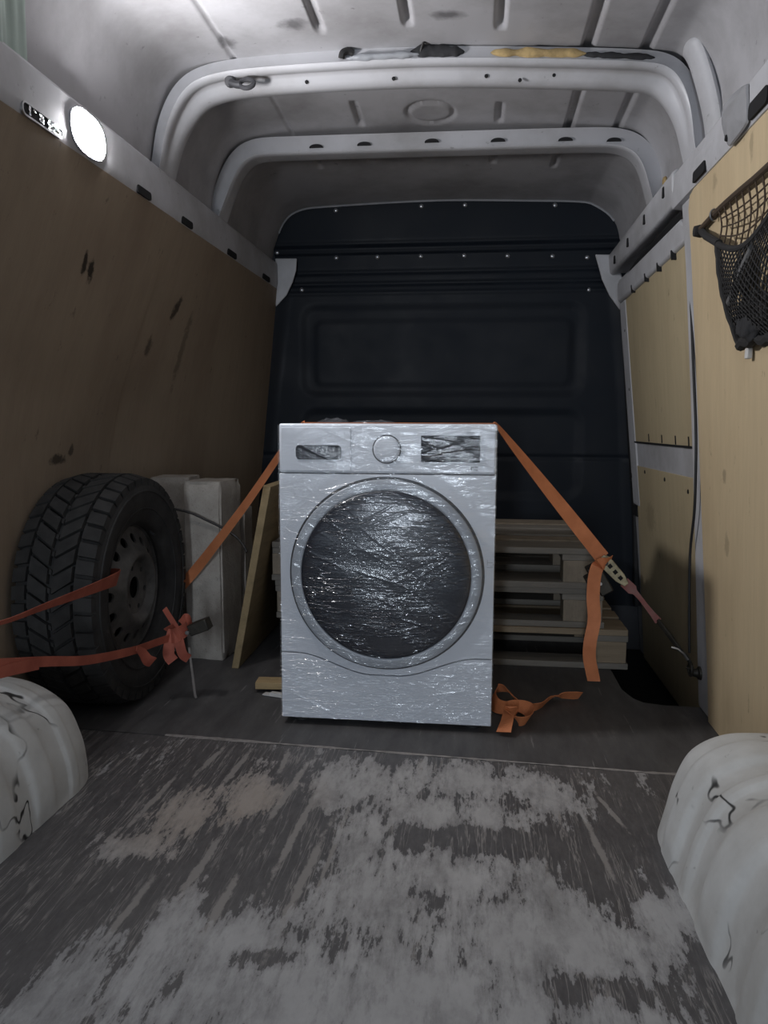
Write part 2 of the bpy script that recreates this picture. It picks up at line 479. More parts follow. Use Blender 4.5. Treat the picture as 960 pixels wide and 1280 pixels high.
# floor: steel pan with two ply sheets and a step well by the sliding door
def floor_plate(outline, z0, z1):
    return MB().prism([(x, y, z0) for x, y in outline], [(x, y, z1) for x, y in outline])
front = [(-1.275, 2.0), (.44, 1.905), (.72, 1.905), (.72, 2.385), (.60, 2.39), (.545, 2.405), (.52, 2.44), (.50, 2.52), (.50, 3.55), (.50, 3.84), (-1.275, 3.84)]
rear = [(-1.275, Y0), (.72, Y0), (.72, 1.90), (.44, 1.90), (-1.275, 1.995)]
fl = MB().box(-1.28, .72, Y0, 2.38, -.05, -.022).box(-1.28, .49, 2.38, 3.86, -.05, -.022).build('floor', 'steel_dark')
tag(fl, 'worn dark plywood van floor with pale scuffed patches', kind='structure')
floor_plate(rear, -.02, 0).build('floor_sheet', 'floor_ply', fl, bevel=.0015)
floor_plate(front, -.02, -.0005).build('floor_sheet', 'floor_front', fl, bevel=.0015)
# dusty joint strip along the seam
mb = MB()
pts = []
def seam(i, j):
    x = -.84 + 1.5 * i
    y = 1.999 - .0563 * (x + 1.24) if x < .44 else 1.9025
    w = .0045 + .0045 * mnoise.noise((x * 9, 3.1, 0)) + .004 * mnoise.noise((x * 40, 1, 0)) + .004 * (1 - sstep(-.8, -.3, x))
    return (x, y + (j - .5) * 2 * max(w, .002), .0012 if 0 < j < 1 else .0003)
mb.grid(seam, 260, 2).build('seam_dust', 'seam_grit', fl)
# step well
sw = MB().box(.49, .88, 2.37, 3.84, -.27, -.25).box(.488, .50, 2.37, 3.84, -.25, -.022).box(.50, .88, 2.365, 2.38, -.25, -.022)
tag(sw.build('trim_1', 'black_rubber'), 'black step well in front of the sliding door', kind='structure')

# left wall: outer skin with two plywood sheets
sk = [(-1.285, -.3), (-1.285, .75), (-1.22, 1.0), (-1.045, 1.52), (-1.045, 1.72), (-1.06, 1.72), (-1.06, 1.53), (-1.235, 1.0), (-1.30, .75), (-1.30, -.3)]
ls = MB().prism([(x, Y0, z) for x, z in sk], [(x, Y1 + .02, z) for x, z in sk]).build('wall_left', 'van_paint')
tag(ls, 'left van side lined with brown plywood sheets', kind='structure')
def left_sheet(ya, yb, off):
    mb = MB(); nz = 30; ny = max(4, int((yb - ya) / .1))
    prof = [(k / nz * 1.522, 0) for k in range(nz + 1)] + [(k / nz * 1.522, -.009) for k in range(nz, -1, -1)]
    m = len(prof); vs = []; fs = []
    for j in range(ny + 1):
        y = ya + (yb - ya) * j / ny
        vs += [(wall_left_x(y, z) + off + d, y, z) for z, d in prof]
    for j in range(ny):
        for i in range(m): fs.append((j * m + i, j * m + (i + 1) % m, (j + 1) * m + (i + 1) % m, (j + 1) * m + i))
    for j in (0, ny):
        for i in range(nz): fs.append((j * m + i, j * m + i + 1, j * m + m - 2 - i, j * m + m - 1 - i))
    return mb.add(vs, fs)
left_sheet(Y0, 2.498, .002).build('plywood_sheet', 'plywood_left', ls, smooth=True, angle=40)
left_sheet(2.501, 3.845, 0).build('plywood_sheet', 'plywood_left', ls, smooth=True, angle=40)

# left rail above the lining
def rail(xin, sgn, z0, z1, ya, yb):
    """profile: lower lip, face leaning slightly, rounded top ledge; sgn = outward direction"""
    prof = [(xin + sgn * .03, z0 - .004), (xin + sgn * .003, z0), (xin, z0 + .006), (xin + sgn * -.004, z0 + .03), (xin - sgn * .002, z1 - .012),
            (xin + sgn * .004, z1 - .003), (xin + sgn * .016, z1), (xin + sgn * .085, z1 + .012), (xin + sgn * .09, z0 - .004)]
    return MB().prism([(x, ya, z) for x, z in prof], [(x, yb, z) for x, z in prof])
rl = rail(-.975, -1, 1.522, 1.650, Y0, 3.80).build('trim_2', 'van_paint', smooth=True, angle=30)
tag(rl, 'grey painted steel rail above the left plywood lining', kind='structure')
def slot(parent, x, sgn, ya, yb, za, zb, m='slot_black', r=.008, name='slot'):
    o = rounded_rect(ya, yb, za, zb, r, 4)
    MB().prism([(x, y, z) for y, z in o], [(x + sgn * .006, y, z) for y, z in o]).build(name, m, parent)
for ya, yb in ((2.205, 2.300), (2.55, 2.645), (3.03, 3.14), (3.54, 3.66)):
    slot(rl, -.9695, -1, ya, yb, 1.524, 1.547)
# long slot by the lamp with a crumpled foil in it
fr = MB(); o = rounded_rect(1.63, 1.795, 1.522, 1.553, .014, 6); i_ = rounded_rect(1.634, 1.791, 1.526, 1.549, .010, 6)
n = len(o)
fr.add([(-.968, y, z) for y, z in o] + [(-.968, y, z) for y, z in i_] + [(-.974, y, z) for y, z in o] + [(-.974, y, z) for y, z in i_],
       [(k, (k + 1) % n, n + (k + 1) % n, n + k) for k in range(n)] + [(k, (k + 1) % n, 2 * n + (k + 1) % n, 2 * n + k) for k in range(n)] +
       [(n + k, n + (k + 1) % n, 3 * n + (k + 1) % n, 3 * n + k) for k in range(n)])
fr.build('slot_rim', 'steel_bright', rl)
slot(rl, -.9705, -1, 1.633, 1.792, 1.525, 1.550, 'slot_black', .010)
mb = MB()
for (a, b, c_, d) in ((1.73, 1.788, 1.527, 1.548), (1.695, 1.715, 1.53, 1.547), (1.655, 1.662, 1.528, 1.548), (1.672, 1.682, 1.54, 1.547)):
    mb.grid(lambda u, w, a=a, b=b, c_=c_, d=d: (-.968 + .003 * mnoise.noise((u * 4 + a * 90, w * 4, 0)), a + (b - a) * u, c_ + (d - c_) * w), 6, 5)
mb.build('foil_piece', 'foil', rl)

# right wall near the camera: skin, plywood sheet, pillar
rs = MB().prism([(.735, Y0, -.05), (.735, 2.38, -.05), (.675, 2.38, 1.70), (.675, Y0, 1.70)],
                [(.76, Y0, -.05), (.76, 2.38, -.05), (.70, 2.38, 1.70), (.70, Y0, 1.70)])
rs.prism([(.86, 2.36, -.3), (.86, Y1 + .02, -.3), (.70, Y1 + .02, 1.72), (.70, 2.36, 1.72)],
         [(.875, 2.36, -.3), (.875, Y1 + .02, -.3), (.715, Y1 + .02, 1.72), (.715, 2.36, 1.72)])
rs = rs.build('wall_right', 'van_paint')
tag(rs, 'right van side lined with pale plywood beside the sliding door', kind='structure')
yz = [(Y0, .0), (2.265, 0.0), (2.275, .15), (2.30, .38), (2.33, .62), (2.36, .88), (2.395, 1.14), (2.43, 1.38), (2.455, 1.50), (2.44, 1.535), (2.38, 1.547), (2.20, 1.545), (1.95, 1.548), (Y0, 1.548)]
MB().prism([(wall_right_x(z) - .004, y, z) for y, z in yz], [(wall_right_x(z) + .006, y, z) for y, z in yz]).build('plywood_sheet', 'plywood_right', rs, bevel=.001)
# pillar strip between sheet and door opening
pp = [(2.28, .0), (2.395, .0), (2.43, .5), (2.47, .95), (2.52, 1.35), (2.56, 1.54), (2.46, 1.54), (2.40, 1.1), (2.33, .5)]
MB().prism([(wall_right_x(z) + .004, y, z) for y, z in pp], [(wall_right_x(z) + .075, y + .01, z) for y, z in pp]).build('pillar', 'van_paint', rs, bevel=.006)

# right rail: full rail behind, deep header over the door
rr = rail(.612, 1, 1.543, 1.652, Y0, 2.62).build('trim_3', 'van_paint', smooth=True, angle=30)
tag(rr, 'grey painted steel rail above the right plywood and sliding door', kind='structure')
hd = [(.602, 1.648), (.606, 1.60), (.612, 1.567), (.618, 1.556), (.632, 1.556), (.648, 1.568), (.668, 1.572), (.70, 1.572), (.70, 1.665), (.615, 1.662)]
hd2 = [(.614, 1.648), (.617, 1.60), (.622, 1.570), (.628, 1.560), (.640, 1.558), (.655, 1.565), (.675, 1.568), (.71, 1.568), (.71, 1.660), (.625, 1.658)]
MB().prism([(x, 2.60, z) for x, z in hd], [(x, 3.82, z) for x, z in hd2]).build('door_header', 'van_paint', rr, bevel=.006)
for yy, zz in ((2.70, 1.625), (3.0, 1.615), (3.32, 1.605), (3.63, 1.60)):
    slot(rr, interp(yy, [2.6, 3.82], [.602, .613]) - .001, 1, yy, yy + .02, zz - .022, zz + .012, r=.004)
slot(rr, .6045, 1, 2.25, 2.36, 1.545, 1.575, r=.006)
slot(rr, .6045, 1, 1.80, 1.915, 1.548, 1.585, r=.012)
# pressed swage on the rail
mb = MB()
def swage(u, w):
    y = 2.13 + .33 * u; z = 1.578 + .045 * w + .004 * u
    d = math.sin(math.pi * min(max(w, 0), 1)) * math.sin(math.pi * min(u * 1.0, 1)) ** .5
    return (.6135 - .007 * d, y, z)
mb.grid(swage, 20, 8).build('swage', 'van_paint', rr, smooth=True)

# unlit lens on the right rail
lens = empty('rail_lens', (.61, 2.02, 1.595))
tag(lens, 'unlit grey oval lamp lens set in the right roof rail', 'lamp')
mb = MB()
ol = [(2.10, 1.655), (2.06, 1.658), (1.945, 1.642), (1.928, 1.62), (1.915, 1.56), (1.93, 1.545), (2.02, 1.537), (2.05, 1.545), (2.098, 1.60), (2.108, 1.635)]
n = len(ol); cy = sum(p[0] for p in ol) / n; cz = sum(p[1] for p in ol) / n
rings = []
for s_, dx in ((1.0, .001), (.97, -.004), (.8, -.009), (.5, -.013), (.2, -.0145)):
    rings.append(
                 [(.6065 + dx, cy + (p[0] - cy) * s_, cz + (p[1] - cz) * s_) for p in catmull([(a, b, 0) for a, b in ol + ol[:1]], 5)[:-1]])
nn = len(rings[0]); vs = [p for r_ in rings for p in r_]; fs = []
for k in range(len(rings) - 1):
    for i in range(nn): fs.append((k * nn + i, k * nn + (i + 1) % nn, (k + 1) * nn + (i + 1) % nn, (k + 1) * nn + i))
fs.append(tuple((len(rings) - 1) * nn + i for i in range(nn)))
mb.add(vs, fs).build('lens', 'lens_grey', lens, smooth=True)
MB().lathe([(.0, .008), (.007, .007), (.009, .0)], 14, m=Matrix.Translation((.600, 2.035, 1.556)) @ Matrix.Rotation(-math.pi / 2, 4, 'Y')).build('switch', 'slot_black', lens, smooth=True)

# lit lamp on the left rail
lamp = empty('rail_lamp', (-.972, 1.915, 1.58))
tag(lamp, 'glowing white oval lamp on the left roof rail', 'lamp')
mb = MB(); rings = []
for s_, dx in ((1.0, 0), (.97, .004), (.86, .007), (.6, .010), (.25, .011)):
    ring = []
    for k in range(36):
        a = 2 * math.pi * k / 36
        ring.append((-.968 + dx, 1.918 + .083 * s_ * math.copysign(abs(math.cos(a)) ** .8, math.cos(a)), 1.580 + .050 * s_ * math.copysign(abs(math.sin(a)) ** .8, math.sin(a))))
    rings.append(ring)
vs = [p for r_ in rings for p in r_]; fs = []
for k in range(len(rings) - 1):
    for i in range(36): fs.append((k * 36 + i, k * 36 + (i + 1) % 36, (k + 1) * 36 + (i + 1) % 36, (k + 1) * 36 + i))
fs.append(tuple((len(rings) - 1) * 36 + i for i in range(36)))
mb.add(vs, fs).build('lens', 'lamp_glow', lamp, smooth=True)
mb = MB(); vs = []
for s_, dx in ((1.07, -.006), (1.07, .002), (1.0, .002), (1.0, -.006)):
    for k in range(36):
        a = 2 * math.pi * k / 36
        vs.append((-.9685 + dx, 1.918 + .083 * s_ * math.copysign(abs(math.cos(a)) ** .8, math.cos(a)), 1.580 + .050 * s_ * math.copysign(abs(math.sin(a)) ** .8, math.sin(a))))
mb.add(vs, [(k * 36 + i, k * 36 + (i + 1) % 36, (k + 1) % 4 * 36 + (i + 1) % 36, (k + 1) % 4 * 36 + i) for k in range(4) for i in range(36)])
mb.build('bezel', 'lens_grey', lamp, smooth=True)

# sliding door
dr = empty('door_1', (.78, 3.1, 0))
tag(dr, 'sliding side door with two plywood panels in a pale grey frame', kind='structure')
def door_plate(pts, off0, off1): return MB().prism([(door_x(z) + off0, y, z) for y, z in pts], [(door_x(z) + off1, y, z) for y, z in pts])
door_plate([(2.46, -.24), (3.80, -.24), (3.80, 1.53), (2.46, 1.53)], .012, .03).build('door_skin', 'van_paint', dr)
# pale pressed frame round the upper panel
door_plate([(2.54, 1.428), (3.66, 1.405), (3.66, 1.500), (2.60, 1.508), (2.54, 1.48)], -.022, .012).build('door_top', 'van_paint', dr, bevel=.012, seg=3)
door_plate([(3.50, .50), (3.64, .50), (3.68, 1.46), (3.56, 1.46)], -.012, .012).build('door_stile', 'van_paint', dr, bevel=.006)
door_plate([(2.50, .655), (3.60, .655), (3.60, .80), (2.50, .80)], -.006, .012).build('door_rail', 'van_paint', dr, bevel=.004)
door_plate([(2.50, .795), (3.545, .790), (3.60, 1.412), (2.56, 1.435)], -.0085, .0).build('plywood_panel', 'plywood_door', dr, bevel=.001)
door_plate([(2.50, -.22), (3.62, -.22), (3.56, .40), (3.535, .682), (2.62, .690), (2.50, .670)], -.010, .0).build('plywood_panel', 'plywood_door', dr, bevel=.001)
# ragged screw tabs and screws along the panel edges
for yy in (2.70, 2.90, 3.10, 3.35):
    door_plate([(yy, 1.405), (yy + .010, 1.405), (yy + .010, 1.435), (yy, 1.435)], -.0245, -.008).build('clip', 'slot_black', dr)
for yy in (2.66, 2.83, 3.03, 3.25):
    door_plate([(yy, .795), (yy + .010, .795), (yy + .010, .826), (yy, .826)], -.0105, -.008).build('clip', 'slot_black', dr)
door_plate([(2.50, .789), (3.54, .783), (3.54, .790), (2.50, .796)], -.012, -.004).build('gap_line', 'slot_black', dr)
for yy, zz in ((3.36, .665), (3.02, .658), (2.70, .64), (3.60, 1.28), (3.58, 1.02)):
    MB().lathe([(0, .004), (.007, .003), (.009, 0)], 10, m=Matrix.Translation((door_x(zz) - .0095, yy, zz)) @ Matrix.Rotation(-math.pi / 2, 4, 'Y')).build('screw', 'slot_black', dr, smooth=True)
# rubber seal round the front of the opening
pts = [(.672, 2.57, 1.40), (.668, 2.575, 1.50), (.668, 2.62, 1.535), (.668, 2.75, 1.540), (.672, 3.2, 1.535), (.675, 3.60, 1.505), (.685, 3.72, 1.44), (.70, 3.74, 1.25), (.74, 3.74, .8), (.775, 3.74, .45), (.80, 3.74, .0)]
MB().tube(catmull(pts, 8), .020, 8).build('door_seal', 'black_rubber', dr, smooth=True)
MB().box(.735, .77, 3.62, 3.72, .60, .72).box(.725, .745, 3.63, 3.68, .62, .70).build('door_latch', 'black_rubber', dr, bevel=.004)
MB().box(.755, .79, 3.63, 3.72, .44, .49).build('door_latch', 'black_rubber', dr, bevel=.004)

# roof skin with pressed swages
RA = [(-1.05, 1.60), (-1.02, 1.68), (-1.0, 1.79), (-.945, 1.905), (-.86, 1.952), (-.66, 1.970), (-.175, 1.975), (.275, 1.956), (.51, 1.935), (.575, 1.915), (.62, 1.85), (.645, 1.77), (.655, 1.68), (.69, 1.60)]
RB = [(-1.05, 1.60), (-1.01, 1.66), (-.995, 1.725), (-.944, 1.845), (-.862, 1.901), (-.70, 1.916), (-.2, 1.929), (.25, 1.916), (.48, 1.905), (.545, 1.888), (.617, 1.840), (.65, 1.79), (.667, 1.733), (.69, 1.60)]
def smooth_outline(o, n=10): return np.array([(p.x, p.y) for p in catmull([(a, b, 0) for a, b in o], n)])
SA, SB = smooth_outline(RA), smooth_outline(RB)
def resample(S, n, dense=None):
    d = np.concatenate([[0], np.cumsum(np.hypot(*np.diff(S, axis=0).T))]); d /= d[-1]
    u = np.linspace(0, 1, n)
    return np.stack([np.interp(u, d, S[:, 0]), np.interp(u, d, S[:, 1])], 1)
NU, NV = 460, 210
SA, SB = resample(SA, NU + 1), resample(SB, NU + 1)
# swages: (x, ya, yb, half width, depth)
SW = [(-.745, .8, 2.50, .011, .008), (-.452, .5, 2.285, .019, .014), (-.202, .5, 2.275, .019, .014), (.055, .5, 2.305, .019, .014), (.31, .5, 2.62, .021, .015), (.475, .5, 2.62, .020, .012),
      (-.70, 2.6, 3.0, .010, .006), (-.432, 2.78, 2.95, .018, .013), (.072, 2.82, 2.95, .018, .013), (.325, 2.6, 3.1, .021, .014), (.495, 2.6, 3.1, .020, .010),
      (-.66, 3.15, 3.32, .017, .012), (-.44, 3.15, 3.30, .017, .012), (-.21, 3.15, 3.30, .017, .012), (.06, 3.15, 3.34, .017, .012), (.31, 3.15, 3.38, .017, .012)]
def swage_depth(x, y):
    d = 0
    for sx, ya, yb, w, dep in SW:
        if abs(x - sx) > w * 2: continue
        dy = max(ya - y, y - yb, 0)
        r_ = math.hypot(x - sx, dy) / w
        d = max(d, dep * (1 - sstep(.35, 1.0, r_)))
    r_ = math.hypot(x + .172, (y - 2.88) * 1.0)
    d = max(d, .010 * (1 - sstep(0, .016, abs(r_ - .082))))
    return d
def roof(u, w):
    y = Y0 + (Y1 - Y0) * w
    k = sstep(2.4, 3.85, y)
    i = int(round(u * NU))
    x = SA[i, 0] * (1 - k) + SB[i, 0] * k; z = SA[i, 1] * (1 - k) + SB[i, 1] * k
    if z > 1.88: z += swage_depth(x, y)
    return (x, y, z)
ce = MB().grid(roof, NU, NV).build('ceiling', 'roof_paint', smooth=True, angle=60)
tag(ce, 'bare painted roof skin with long pressed grooves', kind='structure')

# roof hoops: swept section along the measured outline
def hoop(name, path, prof, label):
    P_ = resample(smooth_outline(path, 10), 160)
    for _ in range(14): P_[1:-1] = (P_[:-2] + 2 * P_[1:-1] + P_[2:]) / 4
    n = len(P_); m = len(prof)
    vs = []; fs = []
    c = np.array([-.18, 1.2])
    for i in range(n):
        a = P_[min(i + 1, n - 1)] - P_[max(i - 1, 0)]; a = a / np.hypot(*a)
        nr = np.array([-a[1], a[0]])
        if nr.dot(P_[i] - c) < 0: nr = -nr
        k = sstep(2, 24, min(i, n - 1 - i))           # the section flattens where it meets the rail
        for o, y in prof:
            q = P_[i] + nr * (o * k if o < 0 else o)
            vs.append((q[0], y, q[1]))
    for i in range(n - 1):
        for k in range(m - 1): fs.append((i * m + k, i * m + k + 1, (i + 1) * m + k + 1, (i + 1) * m + k))
    o = MB().add(vs, fs).build(name, 'van_paint', smooth=True, angle=50)
    return tag(o, label, kind='structure')
H1 = [(-1.0, 1.60), (-.982, 1.655), (-.960, 1.778), (-.911, 1.876), (-.841, 1.917), (-.659, 1.936), (-.175, 1.939), (.275, 1.915), (.499, 1.896), (.548, 1.881), (.583, 1.83), (.604, 1.764), (.617, 1.657), (.635, 1.60)]
h1 = hoop('trim_4', H1, [(.035, 2.415), (.002, 2.405), (-.004, 2.400), (-.012, 2.404), (-.016, 2.415), (-.016, 2.432), (-.010, 2.440), (-.010, 2.452), (-.018, 2.462), (-.030, 2.470), (-.040, 2.490), (-.040, 2.52), (-.032, 2.53), (.05, 2.54)],
          'pale steel roof hoop with pressed grooves, carrying the yellow foam')
H2 = [(-1.0, 1.60), (-.976, 1.653), (-.924, 1.786), (-.889, 1.843), (-.845, 1.871), (-.652, 1.874), (.347, 1.866), (.506, 1.857), (.557, 1.836), (.586, 1.794), (.609, 1.717), (.626, 1.657), (.645, 1.60)]
h2 = hoop('trim_5', H2, [(.06, 2.97), (.003, 2.955), (-.004, 2.950), (-.008, 2.955), (-.004, 2.99), (-.004, 3.04), (-.001, 3.055), (.004, 3.06), (.06, 3.07)],
          'pale flat steel roof hoop just in front of the dark bulkhead')
# access holes along the top of the second hoop
for x, z in ((-.60, 1.884), (-.42, 1.886), (-.17, 1.888), (.07, 1.882), (.31, 1.876), (.48, 1.868)):
    o = [(x + .026 * math.cos(a), z + .012 * math.sin(a)) for a in [math.pi * k / 10 for k in range(11)]]
    MB().prism([(a, 2.949, b) for a, b in o], [(a, 2.958, b) for a, b in o]).build('access_hole', 'slot_black', h2)
# small drain holes on hoop 1
for x, z in ((-.53, 1.916), (-.26, 1.914), (.02, 1.909), (.22, 1.903), (.12, 1.893)):
    MB().lathe([(0, .003), (.005, .003), (.006, 0)], 8, m=Matrix.Translation((x, 2.466, z - .005)) @ Matrix.Rotation(math.radians(120), 4, 'X')).build('hole', 'slot_black', h1)

# rounded stub pillar right of the first hoop and ribbed pillar at the rear left
def bulge(pts, r1, r2, name, m, label):
    pts = catmull(pts, 8); n = len(pts); vs = []; fs = []; S = 14
    for i, p in enumerate(pts):
        k = min(1, (i + .6) / 4) ** .5
        for j in range(S):
            a = 2 * math.pi * j / S
            t = (pts[min(i + 1, n - 1)] - pts[max(i - 1, 0)]).normalized()
            nrm = Vector((t.z, 0, -t.x))
            vs.append(p + Vector((0, 1, 0)) * math.cos(a) * r1 * k + nrm * math.sin(a) * r2 * k)
    for i in range(n - 1):
        for j in range(S): fs.append((i * S + j, i * S + (j + 1) % S, (i + 1) * S + (j + 1) % S, (i + 1) * S + j))
    fs.append(tuple(range(S))); fs.append(tuple((n - 1) * S + j for j in range(S)))
    o = MB().add(vs, fs).build(name, m, smooth=True)
    return tag(o, label, kind='structure')
bulge([(.575, 2.36, 1.925), (.60, 2.35, 1.88), (.626, 2.335, 1.79), (.644, 2.32, 1.70), (.650, 2.31, 1.62)], .055, .022, 'trim_6', 'van_paint', 'rounded pale stub pillar rising from the right roof rail')
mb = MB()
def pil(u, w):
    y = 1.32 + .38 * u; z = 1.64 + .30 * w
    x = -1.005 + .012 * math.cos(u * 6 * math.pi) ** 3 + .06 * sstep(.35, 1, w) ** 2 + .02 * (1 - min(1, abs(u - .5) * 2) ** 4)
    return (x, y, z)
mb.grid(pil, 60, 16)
tag(mb.build('trim_7', 'pillar_flare_tint', smooth=True), 'ribbed rear pillar above the left rail, coloured with lens-flare green', kind='structure')

# bulkhead
ZL = [0, .41, 1.0, 1.52, 1.65, 1.725, 1.80, 1.845, 1.88, 1.901, 1.916, 1.929]
XL = [-1.16, -1.13, -1.07, -1.0, -.995, -.995, -.965, -.944, -.90, -.862, -.70, -.22]
ZR = [0, .44, 1.0, 1.4, 1.65, 1.733, 1.79, 1.84, 1.888, 1.905, 1.916, 1.929]
XRr = [.86, .82, .78, .73, .69, .667, .65, .617, .545, .48, .25, -.18]
def bulk(u, w):
    z = -.03 + 1.957 * (1 - (1 - w) ** 1.25)
    xa, xb = interp(z, ZL, XL), interp(z, ZR, XRr)
    x = xa + (xb - xa) * u
    d = 0.0
    # recessed panel with rounded corners
    def rbox(x0, x1, z0, z1, r):
        qx = abs(x - (x0 + x1) / 2) - (x1 - x0) / 2 + r; qz = abs(z - (z0 + z1) / 2) - (z1 - z0) / 2 + r
        return math.hypot(max(qx, 0), max(qz, 0)) + min(max(qx, qz), 0) - r
    s1 = rbox(-.86, .52, 1.00, 1.44, .07)
    d += .012 * (1 - sstep(-.035, .020, s1))
    s1b = rbox(-.80, .47, 1.045, 1.375, .05)
    d -= .005 * (1 - sstep(-.030, .012, s1b))
    s2 = rbox(-.86, .52, .50, .93, .07)
    d += .012 * (1 - sstep(-.035, .020, s2))
    for zz, a in ((1.735, .006), (1.71, -.006), (1.60, .007), (1.545, .008), (1.50, -.005), (.70, .006)):
        d += a * math.exp(-((z - zz) / .010) ** 2)
    d += .012 * sstep(1.690, 1.682, z) * 1.0
    edge = min(x - xa, xb - x)
    d -= .035 * (1 - sstep(0, .10, edge)) * (1 if z < 1.6 else 0)
    return (x, Y1 - .012 + d, z)
bk = MB().grid(bulk, 200, 300).build('wall_back', 'bulkhead_navy', smooth=True, angle=70)
tag(bk, 'dark navy bulkhead with a recessed panel behind the washing machine', kind='structure')
MB().box(-1.3, .9, Y1 + .02, Y1 + .04, -.3, 2.0).build('leak_blocker', 'steel_dark', bk)  # unseen slab added behind the bulkhead to stop light leaking in
rows = [(-.686, 1.672), (-.482, 1.672), (-.269, 1.671), (-.059, 1.670), (.148, 1.665), (.36, 1.659), (.522, 1.650), (-.685, 1.893), (-.268, 1.902), (-.059, 1.902), (.364, 1.890), (.535, 1.50), (-.86, 1.52), (-.98, 1.70)]
for x, z in rows:
    yy = Y1 - .012 + (.012 if z < 1.68 else 0)
    MB().lathe([(0, .005), (.005, .0045), (.009, .0025), (.011, 0)], 12, m=Matrix.Translation((x, yy - .001, z)) @ Matrix.Rotation(math.pi / 2, 4, 'X')).build('rivet', 'rivet_metal', bk, smooth=True)
# sealing bead along the top edge
pts = [(x, Y1 - .014, z - .004) for x, z in SB[int(NU * .10):int(NU * .90):6]]
MB().tube(pts, .0045, 6).build('seal_bead', 'bead_light', bk, smooth=True)
# pale corner gussets
g = [(-.985, 1.668), (-.876, 1.666), (-.880, 1.61), (-.897, 1.555), (-.93, 1.49), (-.985, 1.435)]
tag(MB().prism([(x, Y1 - .035, z) for x, z in g], [(x, Y1 - .026, z) for x, z in g]).build('trim_8', 'van_paint', bevel=.004), 'pale gusset plate where left rail meets the bulkhead', kind='structure')
g = [(.552, 1.655), (.64, 1.652), (.70, 1.50), (.70, 1.40), (.674, 1.400), (.625, 1.465), (.588, 1.54), (.570, 1.60)]
tag(MB().prism([(x, Y1 - .045, z) for x, z in g], [(x, Y1 - .030, z) for x, z in g]).build('trim_9', 'van_paint', bevel=.006), 'pale gusset plate where right rail meets the bulkhead', kind='structure')

# wheel arches
def arch(name, prof, xwall, yend, ridges, label, sgn):
    """prof: (x, z) from the floor up to the wall"""
    S = smooth_outline(prof, 8); S = resample(S, 41)
    bx, bz = xwall, 0.0
    def fn(u, w):
        i = int(round(u * 40)); y = Y0 + (yend - Y0) * w
        # rounded far end
        e = (yend - y) / .16
        k = 1.0 if e >= 1 else math.sqrt(max(0, 1 - (1 - e) ** 2)) * .42 + .58 if e > 0 else .58
        h = (min(1, e) if e > 0 else 0)
        kz = math.sqrt(max(0, 1 - (1 - h) ** 2.6)) if h < 1 else 1
        x = bx + (S[i, 0] - bx) * (k if S[i, 1] > 0 else k); z = S[i, 1] * kz
        r_ = 0
        for yy, wd, a in ridges: r_ += a * math.exp(-((y - yy) / wd) ** 8)
        r_ *= sstep(0, .05, z) * .7 + .3
        nx = -sgn * (1 - sstep(.12, .24, S[i, 1])); nz = sstep(.10, .23, S[i, 1])
        r2 = .004 * mnoise.noise((x * 6, y * 6, z * 6))
        return (x + nx * (r_ + r2), y, max(z + nz * (r_ + r2), .0 if u < .02 else z * .2))
    ws = [1 - (1 - j / 150) ** 1.3 for j in range(151)]
    mb = MB(); vs = []; fs = []
    for w in ws:
        for i in range(41): vs.append(fn(i / 40, w))
    for j in range(150):
        for i in range(40): fs.append((j * 41 + i, j * 41 + i + 1, (j + 1) * 41 + i + 1, (j + 1) * 41 + i))
    fs.append(tuple(150 * 41 + i for i in range(41)))
    o = mb.add(vs, fs).build(name, 'arch_paint', smooth=True, angle=50)
    return tag(o, label, kind='structure')
RID = [(1.50, .045, .011), (1.385, .018, .008), (1.25, .055, .013), (1.06, .035, .011), (.86, .03, .008)]
arch('wheel_arch', [(.400, 0), (.412, .05), (.430, .125), (.462, .192), (.525, .230), (.60, .238), (.70, .236)], .705, 1.72, RID, 'chipped white wheel arch cover below the hanging net', 1)
arch('wheel_arch', [(-.915, 0), (-.917, .05), (-.928, .115), (-.965, .195), (-1.045, .245), (-1.13, .262), (-1.255, .266)], -1.26, 1.80, [(1.62, .02, .005), (1.50, .04, .007), (1.36, .035, .007), (1.2, .04, .007)], 'dirty white wheel arch cover in front of the spare wheel', -1)

# ground outside the open rear end
tag(MB().box(-150, 150, -150, 150, -.75, -.70).build('ground_outside', 'ground_asphalt'), 'grey ground outside the van', kind='structure')

# ------------------------------------------------------------------ washing machine
WX0, WX1, WY, WZ = -.537, .063, 2.10, .865
wm = empty('washing_machine', ((WX0 + WX1) / 2, WY + .3, 0))
tag(wm, 'white front-loading washing machine wrapped in clear stretch film', 'washing machine')
MB().box(WX0, WX1, WY + .016, WY + .60, .018, WZ).build('body', 'appliance_white', wm, bevel=.007, seg=3)
def front(outline, y0, y1): return MB().prism([(x, y0, z) for x, z in outline], [(x, y1, z) for x, z in outline])
MB().box(WX0 + .003, WX1 - .003, WY + .010, WY + .020, .03, WZ - .006).build('front_gap', 'gap_dark', wm)
front([(WX0, .729), (WX1, .729), (WX1, WZ), (WX0, WZ)], WY - .001, WY + .018).build('control_panel', 'appliance_white', wm, bevel=.006, seg=3)
# lower edge of the front panel sweeps down under the door
def wave(x):
    u = (x - (WX0 + WX1) / 2) / .30
    return .213 - .058 * (1 - sstep(.12, .86, abs(u)))
xs = [WX0 + (WX1 - WX0) * k / 40 for k in range(41)]
front([(x, wave(x) + .0015) for x in xs] + [(WX1, .7265), (WX0, .7265)], WY, WY + .018).build('front_panel', 'appliance_white', wm, bevel=.0018)
front([(x, wave(x) - .0015) for x in reversed(xs)] + [(WX0, .020), (WX1, .020)], WY, WY + .018).build('kick_panel', 'appliance_white', wm, bevel=.0018)
